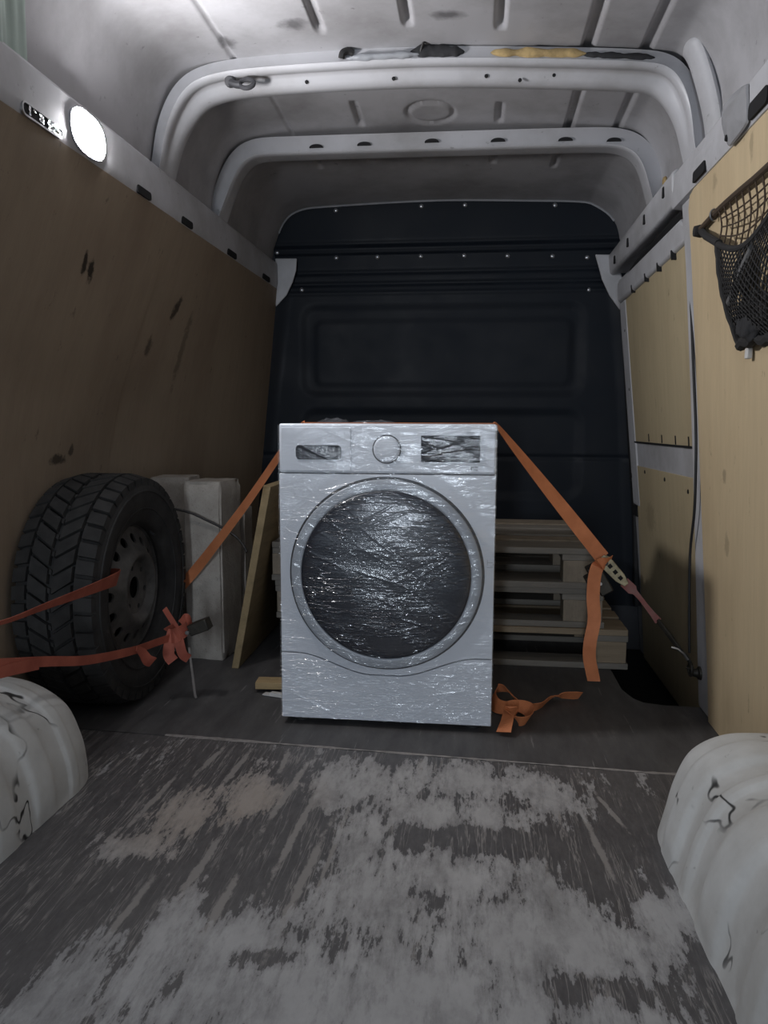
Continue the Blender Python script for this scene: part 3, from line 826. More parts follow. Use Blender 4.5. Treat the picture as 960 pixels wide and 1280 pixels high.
# detergent drawer with a dark grip recess
dw = front(rounded_rect(WX0 + .006, -.335, .735, .855, .004, 3), WY - .0025, WY + .004).build('detergent_drawer', 'appliance_white', wm, bevel=.001)
front(rounded_rect(-.489, -.362, .766, .806, .010, 4), WY - .0045, WY - .002).build('grip_recess', 'display_dark', dw, bevel=.0008)
# selector knob
KM = Matrix.Translation((-.235, WY - .001, .796)) @ Matrix.Rotation(math.pi / 2, 4, 'X')
kn = MB().lathe([(0, .0050), (.031, .0050), (.0345, .0044), (.0365, .003), (.0368, 0)], 48, m=KM).build('selector_knob', 'appliance_white', wm, smooth=True)
MB().lathe([(.0368, .0), (.0368, .0012), (.0395, .0012), (.0400, 0)], 48, m=KM).build('knob_ring', 'gap_dark', kn, smooth=True)
# display
dp = front(rounded_rect(-.141, .019, .762, .834, .003, 3), WY - .0040, WY + .002).build('display', 'display_dark', wm, bevel=.0008)
# door: dark gap, pale ring, bulged dark glass
DM = Matrix.Translation((-.236, WY, .447)) @ Matrix.Rotation(math.pi / 2, 4, 'X')
dg = MB().lathe([(.262, -.002), (.262, .0035), (.2725, .0030), (.2745, -.002)], 96, m=DM).build('door_gap', 'gap_dark', wm, smooth=True)
rg = MB().lathe([(.2665, .0), (.2665, .013), (.264, .0165), (.258, .0185), (.243, .0200), (.239, .0195), (.237, .018), (.236, .012)], 96, m=DM).build('door_ring', 'appliance_grey', wm, smooth=True)
gl_prof = [(.001, .040)] + [(.2365 * math.sin(a), .018 + .022 * math.cos(a)) for a in [math.pi / 2 * k / 16 for k in range(1, 17)]]
MB().lathe(gl_prof, 96, m=DM).build('door_glass', 'door_glass_dark', wm, smooth=True)
for x in (WX0 + .05, WX1 - .05):
    for y in (WY + .05, WY + .55):
        MB().lathe([(0, 0), (.022, 0), (.022, .008), (.014, .012), (.014, .02)], 20, m=Matrix.Translation((x, y, 0))).build('foot', 'black_rubber', wm, smooth=True)
# tiny printed marks
mb = MB()
for (x, z, w, h) in ((.0435, .487, .0155, .0014), (.0435, .473, .0155, .0014), (.0435, .480, .0012, .0150), (.0590, .480, .0012, .0045), (.0520, .477, .0075, .0012)):
    mb.box(x, x + w, WY - .0008, WY + .001, z, z + h)
mb.build('printed_mark', 'appliance_grey', wm)['kind'] = 'stuff'
mb = MB()
for k in range(5): mb.box(-.019 + k * .0085, -.0135 + k * .0085, WY - .0018, WY, .8425, .8445)
for k in range(4): mb.box(-.138 + k * .006, -.1338 + k * .006, WY - .0018, WY, .8425, .8440)
mb.build('printed_mark', 'appliance_grey', wm)['kind'] = 'stuff'
mb = MB().box(-.006, .014, WY - .0018, WY, .7475, .7505).box(-.006, -.003, WY - .0018, WY, .740, .7475).box(.002, .014, WY - .0018, WY, .7395, .7425)
mb.build('printed_mark', 'gap_dark', wm)['kind'] = 'stuff'

# stretch film stretched over the front, sides and top edge
def door_bulge(x, z):
    r_ = math.hypot(x + .236, z - .447)
    if r_ < .2365: return .018 + .022 * math.sqrt(max(0, 1 - (r_ / .2365) ** 2)) + .004
    return .0165 * (1 - sstep(.255, .315, r_)) + .0065
creases = []
rnd = random.Random(11)
for k in range(150):
    cx = rnd.uniform(WX0, WX1); cz = rnd.uniform(.05, WZ)
    if rnd.random() < .35 and cz < .3: cz += .4
    a = rnd.choice([rnd.gauss(.18, .12), rnd.gauss(.55, .12), rnd.gauss(-.45, .15)])
    creases.append((cx, cz, math.cos(a), math.sin(a), rnd.uniform(.02, .09), rnd.uniform(.0012, .0028), rnd.uniform(.0006, .0022)))
NX, NZ = 240, 330
X = np.linspace(WX0 - .002, WX1 + .002, NX + 1); Z = np.linspace(.022, WZ - .002, NZ + 1)
GX, GZ = np.meshgrid(X, Z)
DY = np.vectorize(door_bulge)(GX, GZ)
for cx, cz, ca, sa, L_, w_, h_ in creases:
    al = (GX - cx) * ca + (GZ - cz) * sa; ac = -(GX - cx) * sa + (GZ - cz) * ca
    DY += h_ * np.exp(-(ac / w_) ** 2) * np.exp(-(al / L_) ** 4)
DY += .0012 * np.sin(GX * 21 + GZ * 55) * np.sin(GZ * 30 - GX * 9)
DY = np.maximum(DY, .0055)
mb = MB()
vs = [(float(GX[j, i]), float(WY - DY[j, i]), float(GZ[j, i])) for j in range(NZ + 1) for i in range(NX + 1)]
fs = [(j * (NX + 1) + i, j * (NX + 1) + i + 1, (j + 1) * (NX + 1) + i + 1, (j + 1) * (NX + 1) + i) for j in range(NZ) for i in range(NX)]
film = mb.add(vs, fs).build('stretch_film', 'stretch_film', wm, smooth=True, angle=180)
for nm, fn in (('film_side', lambda u, w: (WX1 + .003 + .0015 * mnoise.noise((u * 9, w * 22, 1)), WY + .58 * u, .03 + .83 * w)),
               ('film_side', lambda u, w: (WX0 - .003 + .0015 * mnoise.noise((u * 9, w * 22, 5)), WY + .58 * u, .03 + .83 * w)),
               ('film_top', lambda u, w: (WX0 + (WX1 - WX0) * u, WY + .005 + .57 * w, WZ + .0003 + .0006 * abs(mnoise.noise((u * 20, w * 14, 2)))))):
    MB().grid(fn, 40, 60).build(nm, 'stretch_film', film, smooth=True, angle=180)
# loose gathered film on the top
def crumple(x0, x1, y0, y1, h, seed):
    def fn(u, w):
        e = math.sin(math.pi * u) * math.sin(math.pi * w)
        return (x0 + (x1 - x0) * u, y0 + (y1 - y0) * w, WZ + .002 + h * e ** .5 * (.45 + .8 * abs(mnoise.noise((u * 5 + seed, w * 4, seed)))))
    return MB().grid(fn, 40, 14)
crumple(-.44, -.36, WY + .03, WY + .16, .021, 3).build('film_bunch', 'stretch_film', film, smooth=True, angle=180)
crumple(-.345, -.22, WY + .02, WY + .12, .013, 8).build('film_bunch', 'stretch_film', film, smooth=True, angle=180)

# ------------------------------------------------------------------ spare wheel
TC = Vector((-1.122, 2.25, .3545))
sw = empty('spare_wheel', (TC.x, TC.y, 0))
tag(sw, 'dirty spare wheel with chunky tread and steel rim, stood against the left wall', 'wheel')
TM = Matrix.Translation(TC) @ Matrix.Rotation(math.pi / 2, 4, 'Y')       # local z -> world +x (outer side)
hw = .112
half = [(.205, .094), (.213, .100), (.224, .103), (.236, .109), (.262, .119), (.290, .121), (.315, .117), (.330, .109), (.338, .094), (.341, .05)]
prof = half + [(.342, 0)] + [(r_, -h) for r_, h in reversed(half)] + [(.195, -.08), (.195, .08)]
mb = MB().lathe(prof, 120, closed=True, m=TM)
# raised sidewall rings
mb.lathe([(.246, .1135), (.247, .1165), (.250, .1165), (.251, .1155)], 90, m=TM)
mb.lathe([(.300, .1195), (.301, .1225), (.305, .1215), (.306, .1175)], 90, m=TM)
# tread blocks: slanted shoulder lugs and a broken chevron centre
def tread(a0, a1, h0, h1, skew, r0, r1, rs=None, dm=0):
    """block between angles a0..a1 and widths h0..h1, skewed by 'skew' rad across its width"""
    vs = []
    for k, r_ in enumerate((r0, r1)):
        ins = .0 if k == 0 else .0016
        for h, s in ((h0 + ins * (1 if h1 > h0 else -1), 0), (h1 - ins * (1 if h1 > h0 else -1), skew)):
            rr_ = r_ - (rs if rs and abs(h) > .09 else 0)
            for a in (a0 + s + ins / .35, (a0 + a1) / 2 + s, a1 + s - ins / .35):
                vs.append(TM @ Vector((rr_ * math.cos(a), rr_ * math.sin(a), h)))
    fs = [(0, 1, 4, 3), (1, 2, 5, 4), (6, 9, 10, 7), (7, 10, 11, 8), (0, 6, 7, 1), (1, 7, 8, 2), (3, 4, 10, 9), (4, 5, 11, 10), (0, 3, 9, 6), (2, 8, 11, 5)]
    mb.add(vs, fs)
NB = 44
for k in range(NB):
    a = 2 * math.pi * k / NB; w = 2 * math.pi / NB
    for sg in (1, -1):
        off = 0 if sg > 0 else w * .45
        tread(a + off, a + off + w * .84, sg * .068, sg * .116, .012, .330, .354, .013)
        if k % 1 == 0:
            tread(a + off + w * .10, a + off + w * .95, sg * .006, sg * .063, -.10, .334, .3555)
    # small bridge blocks down the middle
    tread(a + w * .55, a + w * .88, -.006, .005, .01, .336, .3525)
tyre = mb.build('tyre', 'tyre_rubber', sw, smooth=True, angle=30)
MB().tube([TM @ Vector((.19 * math.cos(2.6), .19 * math.sin(2.6), .09)), TM @ Vector((.178 * math.cos(2.6), .178 * math.sin(2.6), .112))], .005, 8).build('valve', 'black_rubber', tyre, smooth=True)
# rim
rim = MB().lathe([(.186, -.085), (.190, -.02), (.188, .055), (.196, .075), (.205, .088), (.213, .0985), (.217, .0985), (.218, .094), (.212, .086), (.205, .07), (.195, -.085)], 90, closed=True, m=TM).build('rim', 'wheel_steel', sw, smooth=True, angle=40)
# disc with hand holes
dprof_t = [(.034, .080), (.044, .082), (.080, .084), (.092, .096), (.100, .104), (.108, .105), (.118, .100), (.136, .082), (.160, .070), (.176, .064), (.190, .066)]
dprof = dprof_t + [(r_, h - .006) for r_, h in reversed(dprof_t)]
disc = MB().lathe(dprof, 120, closed=True, m=TM).build('disc', 'wheel_steel', rim, smooth=True, angle=40)
cut = MB()
for k in range(15):
    a = 2 * math.pi * k / 15 + .1
    cm = TM @ Matrix.Rotation(a, 4, 'Z') @ Matrix.Translation((.154, 0, 0))
    cut.lathe([(.0001, -.1), (.0155, -.1), (.0155, .2), (.0001, .2)], 14, m=cm)
for k in range(6):
    a = 2 * math.pi * k / 6 + .3
    cm = TM @ Matrix.Rotation(a, 4, 'Z') @ Matrix.Translation((.066, 0, 0))
    cut.lathe([(.0001, -.1), (.0085, -.1), (.0085, .2), (.0001, .2)], 12, m=cm)
co = cut.build('cutter', 'steel_dark')
bm_ = disc.modifiers.new('holes', 'BOOLEAN'); bm_.object = co; bm_.operation = 'DIFFERENCE'; bm_.solver = 'EXACT'
dg_ = bpy.context.evaluated_depsgraph_get(); dg_.update()
nm = bpy.data.meshes.new_from_object(disc.evaluated_get(dg_))
disc.modifiers.clear(); old = disc.data; disc.data = nm
bpy.data.objects.remove(co)
MB().lathe([(.0005, -.082), (.19, -.082)], 60, m=TM).build('inner_side', 'slot_black', rim)

# ------------------------------------------------------------------ ties round the spare wheel
def sides(n, a, b): return [tuple(Vector(a).lerp(Vector(b), k / max(1, n - 1)).normalized()) for k in range(n)]
ts = empty('wheel_strap', (-1.0, 1.6, .44))
tag(ts, 'short red-orange strap running into a hole of the spare wheel rim', 'strap')
p = [Vector(a) for a in ((-1.085, 1.30, .475), (-1.03, 1.42, .452), (-.998, 1.50, .440), (-.99, 1.66, .438), (-.985, 1.85, .434), (-.992, 2.02, .428), (-1.02, 2.09, .420), (-1.06, 2.11, .415))]
p = catmull(p, 5)
MB().ribbon(p, sides(len(p), (.5, 0, .5), (.25, 0, 1)), [.012 + .038 * sstep(.2, .85, k / len(p)) for k in range(len(p))]).build('webbing', 'webbing_red', ts)
wt = empty('tie_down', (-.96, 2.0, .2))
tag(wt, 'red ratchet strap knotted across the lower spare wheel with a dark buckle', 'strap')
p = catmull([(-1.03, 1.28, .405), (-1.0, 1.44, .366), (-.975, 1.62, .318), (-.962, 1.80, .266), (-.955, 2.03, .220), (-.945, 2.16, .205), (-.925, 2.25, .200)], 6)
MB().ribbon(p, sides(len(p), (0, 0, 1), (.15, 0, 1)), .024).build('webbing', 'webbing_red', wt)
p = catmull([(-1.06, 1.30, .375), (-1.01, 1.42, .345), (-.985, 1.52, .333), (-.975, 1.60, .320)], 5)
MB().ribbon(p, sides(len(p), (.3, 0, 1), (0, 0, 1)), .028).build('webbing', 'webbing_red', wt)
p = catmull([(-.950, 2.05, .222), (-.946, 2.08, .200), (-.940, 2.10, .172), (-.932, 2.12, .160)], 5)
MB().ribbon(p, sides(len(p), (0, .7, .4), (.6, .6, .2)), [.014, .016, .020, .024, .026, .028, .030, .031, .032, .032, .033, .033, .033, .034, .034, .034]).build('loose_end', 'webbing_red', wt)
for pts_, s0, s1, w in (
        ([(-.935, 2.24, .235), (-.920, 2.26, .215), (-.905, 2.26, .195)], (1, 0, .5), (.5, 0, 1), .03),
        ([(-.955, 2.27, .285), (-.935, 2.26, .262), (-.915, 2.255, .235), (-.900, 2.25, .215)], (.6, 0, .6), (.8, 0, .2), .018),
        ([(-.915, 2.24, .225), (-.925, 2.235, .190), (-.930, 2.232, .150), (-.915, 2.23, .128)], (1, 0, .2), (.8, .4, .2), .035),
        ([(-.905, 2.24, .225), (-.895, 2.235, .185), (-.885, 2.235, .150), (-.868, 2.24, .135)], (1, 0, .1), (.7, 0, .5), .032),
        ([(-.93, 2.245, .205), (-.905, 2.225, .212), (-.885, 2.235, .222), (-.872, 2.25, .235)], (0, 0, 1), (.2, 0, 1), .045),
        ([(-.895, 2.25, .245), (-.882, 2.255, .262), (-.872, 2.258, .252), (-.868, 2.26, .232)], (0, .6, 1), (0, 1, .2), .03)):
    p = catmull(pts_, 6)
    MB().ribbon(p, sides(len(p), s0, s1), w).build('knot_loop', 'webbing_red', wt)
RMx = Matrix.Translation((-.838, 2.26, .232)) @ Matrix.Rotation(math.radians(-22), 4, 'Y')
bk_ = MB().box(-.030, .034, -.022, .022, -.016, .020, RMx).build('buckle', 'ratchet_dark', wt, bevel=.003)
MB().tube([RMx @ Vector((-.034, -.026, .0)), RMx @ Vector((-.034, .026, .0))], .007, 8).build('buckle_pin', 'steel_bright', bk_, smooth=True)
p = catmull([(-.868, 2.245, .17), (-.862, 2.242, .12), (-.858, 2.245, .07), (-.855, 2.25, .018), (-.853, 2.255, .004)], 5)
MB().ribbon(p, sides(len(p), (1, 0, 0), (.7, .4, 0)), .007).build('frayed_tail', 'webbing_grey', wt)

# black elastic cord behind the wheel, across the concrete block
p = catmull([(-1.17, 2.615, .580), (-1.09, 2.622, .564), (-1.008, 2.628, .548), (-.945, 2.630, .522), (-.885, 2.630, .494), (-.835, 2.625, .465), (-.800, 2.605, .438), (-.783, 2.59, .415)], 6)
tag(MB().tube(p, .0045, 7).build('elastic_cord', 'cable_black', smooth=True), 'thin black cord stretched across the concrete block', 'cord')

# ------------------------------------------------------------------ concrete blocks
def rough_block(name, size, loc, rot, seed, label, chip=.012):
    bm = bmesh.new(); bmesh.ops.create_cube(bm, size=1)
    bmesh.ops.subdivide_edges(bm, edges=bm.edges[:], cuts=22, use_grid_fill=True)
    sx, sy, sz = size
    for v_ in bm.verts:
        q = Vector((v_.co.x * sx, v_.co.y * sy, v_.co.z * sz))
        n_ = mnoise.noise(q * 9 + Vector((seed, 0, 0))) * .004 + mnoise.noise(q * 40 + Vector((0, seed, 0))) * .0015
        ed = sum(1 for a in (v_.co.x, v_.co.y, v_.co.z) if abs(a) > .499)
        near = [max(0, abs(v_.co.x) - .5 + .012 / sx), max(0, abs(v_.co.y) - .5 + .012 / sy), max(0, abs(v_.co.z) - .5 + .012 / sz)]
        c_ = mnoise.noise(q * 16 + Vector((0, 0, seed)))
        if ed >= 2:
            q -= Vector((math.copysign(1, q.x) * (abs(v_.co.x) > .499), math.copysign(1, q.y) * (abs(v_.co.y) > .499), math.copysign(1, q.z) * (abs(v_.co.z) > .499) if q.z > 0 else 0)) * (chip * (.35 + max(0, c_)))
        q += v_.co.normalized() * n_
        q.z = max(q.z, -sz / 2)
        v_.co = q
    for v_ in bm.verts: v_.co.z += sz / 2
    me = bpy.data.meshes.new(name); bm.to_mesh(me); bm.free()
    me.shade_smooth(); me.set_sharp_from_angle(angle=math.radians(40))
    me.materials.append(M['aerated_concrete'])
    o = bpy.data.objects.new(name, me); col.objects.link(o)
    o.location = loc; o.rotation_euler = (0, 0, rot)
    return tag(o, label, 'block', 'upright concrete blocks')
rough_block('concrete_block', (.145, .19, .655), (-.957, 2.745, 0), math.radians(-5), 1.3, 'rough pale concrete block standing upright, crossed by the black cord', .014)
rough_block('concrete_block', (.15, .14, .665), (-1.118, 2.80, 0), math.radians(2), 5.1, 'flat-topped concrete block half hidden behind the spare wheel', .006)
rough_block('concrete_block', (.10, .10, .535), (-.925, 2.93, 0), math.radians(-3), 9.2, 'shorter concrete block behind the upright one, beside the leaning board', .008)

# ------------------------------------------------------------------ pallets
def pallet(x1, y0, z0, L_, label, mats, seed):
    """long side 1.2 m across the van, right end at x1"""
    rn = random.Random(seed)
    root = empty('pallet', (x1 - L_ / 2, y0 + .4, z0))
    tag(root, label, 'pallet', 'stacked wooden pallets')
    x0 = x1 - L_
    def bd(name, xa, xb, ya, yb, za, zb, m):
        j = lambda a: rn.uniform(-a, a)
        MB().box(xa + j(.003), xb + j(.003), ya, yb, z0 + za, z0 + zb).build(name, m, root, bevel=.002)
    for ya, yb in ((.0, .10), (.3275, .4725), (.70, .80)):
        bd('bottom_board', x0, x1, y0 + ya, y0 + yb, 0, .022, mats[0])
    for xa, xb in ((x0, x0 + .145), ((x0 + x1) / 2 - .0725, (x0 + x1) / 2 + .0725), (x1 - .145, x1)):
        for ya, yb in ((.0, .10), (.3275, .4725), (.70, .80)):
            bd('spacer_block', xa + .004, xb - .004, y0 + ya + .003, y0 + yb - .003, .0221, .0999, mats[1])
        bd('stringer_board', xa, xb, y0 + .002, y0 + .798, .10, .1218, mats[0])
    for k, (ya, yb) in enumerate(((.0, .145), (.185, .285), (.3275, .4725), (.515, .615), (.655, .80))):
        bd('deck_board', x0, x1, y0 + ya, y0 + yb, .122, .144, mats[2 + k % (len(mats) - 2)])
    return root
pallet(.556, 2.725, 0, 1.19, 'bottom pallet of the stack, browner wood, sticking out furthest towards the sliding door', ['pallet_grey', 'pallet_brown', 'pallet_brown', 'pallet_brown'], 1)
pallet(.470, 2.735, .1445, 1.19, 'middle pallet of the stack, dark weathered boards', ['pallet_grey', 'pallet_block', 'pallet_grey', 'pallet_grey'], 2)
pallet(.462, 2.72, .289, 1.19, 'top pallet of the stack, weathered grey deck boards facing up', ['pallet_grey', 'pallet_block', 'pallet_grey', 'pallet_block', 'pallet_grey'], 3)

# leaning board and scraps
bd = MB()
a_ = [(-.838, .0), (-.812, .0), (-.687, .648), (-.7125, .653)]
bd.prism([(x, 2.565, z) for x, z in a_], [(x - .012, 3.22, z + .001) for x, z in a_])
tag(bd.build('wood_board', 'board_wood', bevel=.002), 'yellowish board leaning against the pallet stack beside the concrete block', 'board')
mo = Matrix.Translation((-.62, 2.37, .012)) @ Matrix.Rotation(math.radians(4), 4, 'Z')
tag(MB().box(-.068, .09, -.030, .030, 0, .022, mo).build('wood_offcut', 'offcut_wood', bevel=.0015), 'short yellow wood offcut sticking out from under the washing machine', 'wood')
mo = Matrix.Translation((-.60, 2.31, .001)) @ Matrix.Rotation(math.radians(-14), 4, 'Z')
tag(MB().box(-.055, .05, -.012, .012, 0, .004, mo).box(-.03, .045, -.008, .010, .004, .0105, mo).build('wood_splinter', 'paper_white', bevel=.001), 'pale flat splinter under the yellow offcut', 'wood')
bpy.data.objects['wood_offcut'].location.z = -.0005

# ------------------------------------------------------------------ main ratchet strap over the machine
ms = empty('ratchet_strap', ((WX0 + WX1) / 2, 2.42, WZ))
tag(ms, 'orange ratchet strap drawn over the washing machine and hooked to the right wall', 'strap')
A = Vector((WX0 - .004, 2.42, WZ + .003)); B = Vector((WX1 + .004, 2.42, WZ + .003))
ztop = WZ + .0022
p = catmull([(WX0 + .002, 2.42, ztop), (-.24, 2.42, ztop), (WX1 - .002, 2.42, ztop)], 6)
MB().ribbon(p, sides(len(p), (0, 1, 0), (0, 1, 0)), .045).build('webbing', 'webbing_orange', ms)
pl = [(WX0 + .002, 2.42, ztop), (WX0 - .010, 2.42, WZ - .003), (-.62, 2.445, .768), (-.76, 2.505, .590), (-.90, 2.575, .430), (-.985, 2.612, .335), (-1.09, 2.618, .22), (-1.19, 2.62, .115)]
p = catmull(pl, 8)
MB().ribbon(p, [tuple(Vector((0, 1, 0)).lerp(Vector((.75, .25, -.6)), min(1, .45 + k / 40)).normalized()) if k > 8 else (0, 1, 0) for k in range(len(p))], [.020 + .016 * sstep(8, 44, k) for k in range(len(p))]).build('webbing', 'webbing_orange', ms)
RA_ = Vector((.402, 2.40, .457))
p = catmull([(WX1 - .002, 2.42, ztop), (WX1 + .008, 2.42, WZ - .003), (.13, 2.418, .790), (.22, 2.412, .680), (.31, 2.405, .570), RA_], 8)
MB().ribbon(p, sides(len(p), (0, 1, 0), (.78, .15, .62)), .045).build('webbing', 'webbing_orange', ms)
# ratchet: two side cheeks, handle, spool
rd = Vector((.575 - .402, 0, .267 - .457)).normalized(); nrm = Vector((.74, 0, .672)).normalized()
RX = Matrix(((rd.x, 0, nrm.x, 0), (rd.y, 1, nrm.y, 0), (rd.z, 0, nrm.z, 0), (0, 0, 0, 1)))
RX = Matrix.Translation(RA_) @ RX
# plate faces the camera: cheeks above and below the webbing as seen from behind the van
rt = MB()
for s_ in (-1, 1):
    o = [(-.010, -.012), (.02, -.022), (.075, -.018), (.105, -.008), (.105, .008), (.075, .016), (.02, .018), (-.010, .010)]
    rt.prism([RX @ Vector((a, s_ * .024, b)) for a, b in o], [RX @ Vector((a, s_ * .027, b)) for a, b in o])
rt = rt.build('ratchet', 'ratchet_zinc', ms, bevel=.0015)
MB().box(.005, .095, -.021, .021, -.008, .012, RX).build('ratchet_plate', 'ratchet_zinc', rt, bevel=.004)
for a in (.022, .046, .070):
    MB().box(a, a + .012, -.030, -.0275, -.006, .006, RX).build('ratchet_slot', 'slot_black', rt)
RH = RX @ Matrix.Translation((.01, 0, -.03)) @ Matrix.Rotation(math.radians(12), 4, 'Y')
MB().box(-.012, .085, -.028, .028, -.034, .008, RH).box(.012, .060, -.030, .030, -.052, -.030, RH).build('ratchet_handle', 'ratchet_dark', rt, bevel=.004)
MB().tube([RX @ Vector((.012, -.031, -.004)), RX @ Vector((.012, .031, -.004))], .008, 10).build('spool', 'steel_dark', rt, smooth=True)
MB().tube([RH @ Vector((.045, -.034, -.018)), RH @ Vector((.045, .034, -.018))], .005, 8).build('handle_pin', 'steel_bright', rt, smooth=True)
# tail hanging from the ratchet
p = catmull([(.425, 2.385, .452), (.405, 2.365, .446), (.384, 2.36, .440), (.374, 2.36, .405), (.372, 2.362, .34), (.378, 2.363, .27), (.368, 2.362, .20), (.368, 2.366, .150), (.378, 2.372, .105), (.384, 2.374, .080), (.385, 2.374, .072)], 6)
MB().ribbon(p, sides(len(p), (.5, .1, .8), (1, -.25, .1)), .039).build('hanging_tail', 'webbing_orange', ms)
# lower webbing, wire hook
p = catmull([RX @ Vector((.10, 0, 0)), (.51, 2.40, .345), (.545, 2.402, .302), (.578, 2.404, .262)], 6)
n = len(p)
MB().ribbon(p, sides(n, (.7, .1, .7), (.75, .1, .65)), [.032 if k < n * .25 else .026 - .012 * math.sin(math.pi * k / n) for k in range(n)]).build('webbing', 'webbing_pink', ms)
hk = MB().tube([(.575, 2.396, .268), (.60, 2.392, .236), (.628, 2.386, .200), (.648, 2.380, .172), (.662, 2.376, .158), (.672, 2.373, .140), (.670, 2.373, .124), (.660, 2.376, .128)], .0055, 8)
hk.tube([(.575, 2.412, .264), (.60, 2.405, .232), (.625, 2.392, .198), (.648, 2.382, .172)], .0055, 8)
hk.build('hook', 'ratchet_dark', ms, smooth=True)
MB().tube([(.612, 2.372, .190), (.630, 2.368, .186), (.648, 2.366, .172), (.660, 2.364, .154)], .004, 8).build('hook_latch', 'steel_bright', ms, smooth=True)

# lashing ring on the pillar
lr = empty('lashing_ring', (.69, 2.37, .125))
tag(lr, 'dark lashing ring on the right pillar that holds the strap hook', 'ring')
MB().tube([(.672 + .0 * math.cos(a), 2.373 + .018 * math.cos(a), .122 + .018 * math.sin(a)) for a in [2 * math.pi * k / 20 for k in range(20)]], .005, 8, closed=True).build('ring', 'ratchet_dark', lr, smooth=True)
MB().lathe([(0, .026), (.010, .025), (.014, .012), (.020, .008), (.022, 0)], 16, m=Matrix.Translation((.703, 2.372, .112)) @ Matrix.Rotation(-math.pi / 2, 4, 'Y')).build('ring_base', 'ratchet_dark', lr, smooth=True)

# loose orange webbing heaped on the floor
lw = [(.375, 2.445, .018, 72), (.335, 2.435, .021, 70), (.300, 2.430, .022, 62), (.275, 2.425, .020, 20), (.258, 2.400, .019, 60), (.238, 2.365, .020, 80), (.212, 2.325, .020, 70),
      (.175, 2.310, .022, 80), (.145, 2.345, .034, 70), (.125, 2.40, .044, 60), (.096, 2.415, .040, 75), (.080, 2.375, .026, 88), (.088, 2.325, .020, 80), (.115, 2.295, .024, 60),
      (.152, 2.290, .034, 45), (.182, 2.265, .032, 70), (.178, 2.215, .024, 80), (.150, 2.195, .024, 75), (.128, 2.225, .036, 40), (.128, 2.235, .044, 20), (.116, 2.185, .032, 35), (.104, 2.135, .014, 10)]
lw = [(x - .006, y - .055, z, a) for i, (x, y, z, a) in enumerate(lw)]
lw[0] = (.348, 2.385, .020, 62)
p = catmull([a[:3] for a in lw], 7)
ang = [interp(k / 7, range(len(lw)), [a[3] for a in lw]) for k in range(len(p))]
sd = []
for k, q in enumerate(p):
    tt = (p[min(k + 1, len(p) - 1)] - p[max(k - 1, 0)]).normalized()
    flat = Vector((0, 0, 1)).cross(tt).normalized(); upv = tt.cross(flat).normalized()
    a = math.radians(ang[k]) * .75
    sd.append(flat * math.cos(a) + upv * math.sin(a))
# keep the webbing above the floor
p = [Vector((q.x, q.y, max(q.z, abs(s_.z) * .0195 + .0015))) for q, s_ in zip(p, sd)]
tag(MB().ribbon(p, sd, .042).build('loose_webbing', 'webbing_orange'), 'loose orange webbing heaped in loops on the floor beside the washing machine', 'strap')

# ------------------------------------------------------------------ things on the first hoop
hk = empty('hanger_hook', (-.73, 2.44, 1.89))
tag(hk, 'small dark hook with an eyelet screwed to the first roof hoop', 'hook')
MB().lathe([(0, .018), (.014, .016), (.018, .006), (.018, 0)], 14, m=Matrix.Translation((-.758, 2.425, 1.906)) @ Matrix.Rotation(math.radians(115), 4, 'X')).build('base', 'steel_dark', hk, smooth=True)
MB().tube([(-.702 + .022 * math.cos(a), 2.405 + .006 * math.sin(a), 1.889 + .015 * math.sin(a)) for a in [2 * math.pi * k / 20 for k in range(20)]], .007, 8, closed=True).build('eyelet', 'steel_dark', hk, smooth=True)
MB().tube([(-.755, 2.41, 1.896), (-.735, 2.405, 1.888), (-.722, 2.405, 1.886)], .011, 10).build('shank', 'steel_dark', hk, smooth=True)
def strip(name, m, x0, x1, zlo, zhi, seed, y=2.405, th=.02):
    """irregular padding strip lodged between hoop and roof"""
    def fn(u, w):
        a = 2 * math.pi * w; x = x0 + (x1 - x0) * u
        tp = min(1, 6 * u, 6 * (1 - u)) ** .6
        zc = interp(x, [p_[0] for p_ in H1[5:9]], [p_[1] for p_ in H1[5:9]])
        hz = (zhi - zlo) / 2 * tp * (1 + .5 * mnoise.noise((u * 6 + seed, 0, seed)))
        return (x, y + th * tp * .5 * math.cos(a), zc + (zlo + zhi) / 2 + hz * math.sin(a) + .003 * mnoise.noise((u * 12, w * 3, seed)))
    return MB().grid(fn, 50, 12).build(name, m, smooth=True, angle=180)
tag(strip('cloth_rag', 'cloth_dark', -.205, -.045, .0, .034, 2), 'black rag stuffed between first hoop and roof', 'rag')
tag(strip('foam_strip', 'foam_yellow', .03, .305, .002, .027, 4), 'ragged yellow foam strip lodged on top of the first hoop', 'foam')
tag(strip('cable_wrap', 'cloth_dark', .29, .50, .002, .022, 6, 2.41), 'dark cable wrap on the first hoop right of the yellow foam', 'cable')
tag(strip('paper_roll', 'bead_light', -.395, -.175, -.002, .016, 8, 2.40), 'pale strip of padding on the first hoop beside the black rag', 'padding')
# cable lying in the gap, with knots at the swages
p = [(-.41, 2.40, 1.945), (-.405, 2.395, 1.958), (-.39, 2.40, 1.965), (-.375, 2.405, 1.960)]
tag(MB().tube(catmull(p, 5), [.010] * 16, 8).build('cable_stub', 'cable_black', smooth=True), 'short black cable stub at the end of the pale padding', 'cable')
p = [(-.175, 2.40, 1.95), (-.165, 2.39, 1.972), (-.155, 2.395, 1.978)]
tag(MB().tube(catmull(p, 5), .004, 6).build('wire_end', 'cable_black', smooth=True), 'thin bent wire end above the black rag', 'wire')
tag(MB().lathe([(.0, .0), (.013, .002), (.016, .007), (.012, .013), (.0, .016)], 16, m=Matrix.Translation((.648, 2.86, 1.700)) @ Matrix.Rotation(-math.pi / 2, 4, 'Y')).build('glue_blob', 'foam_yellow', smooth=True), 'small yellow foam blob on the right rail near the second hoop', 'foam')

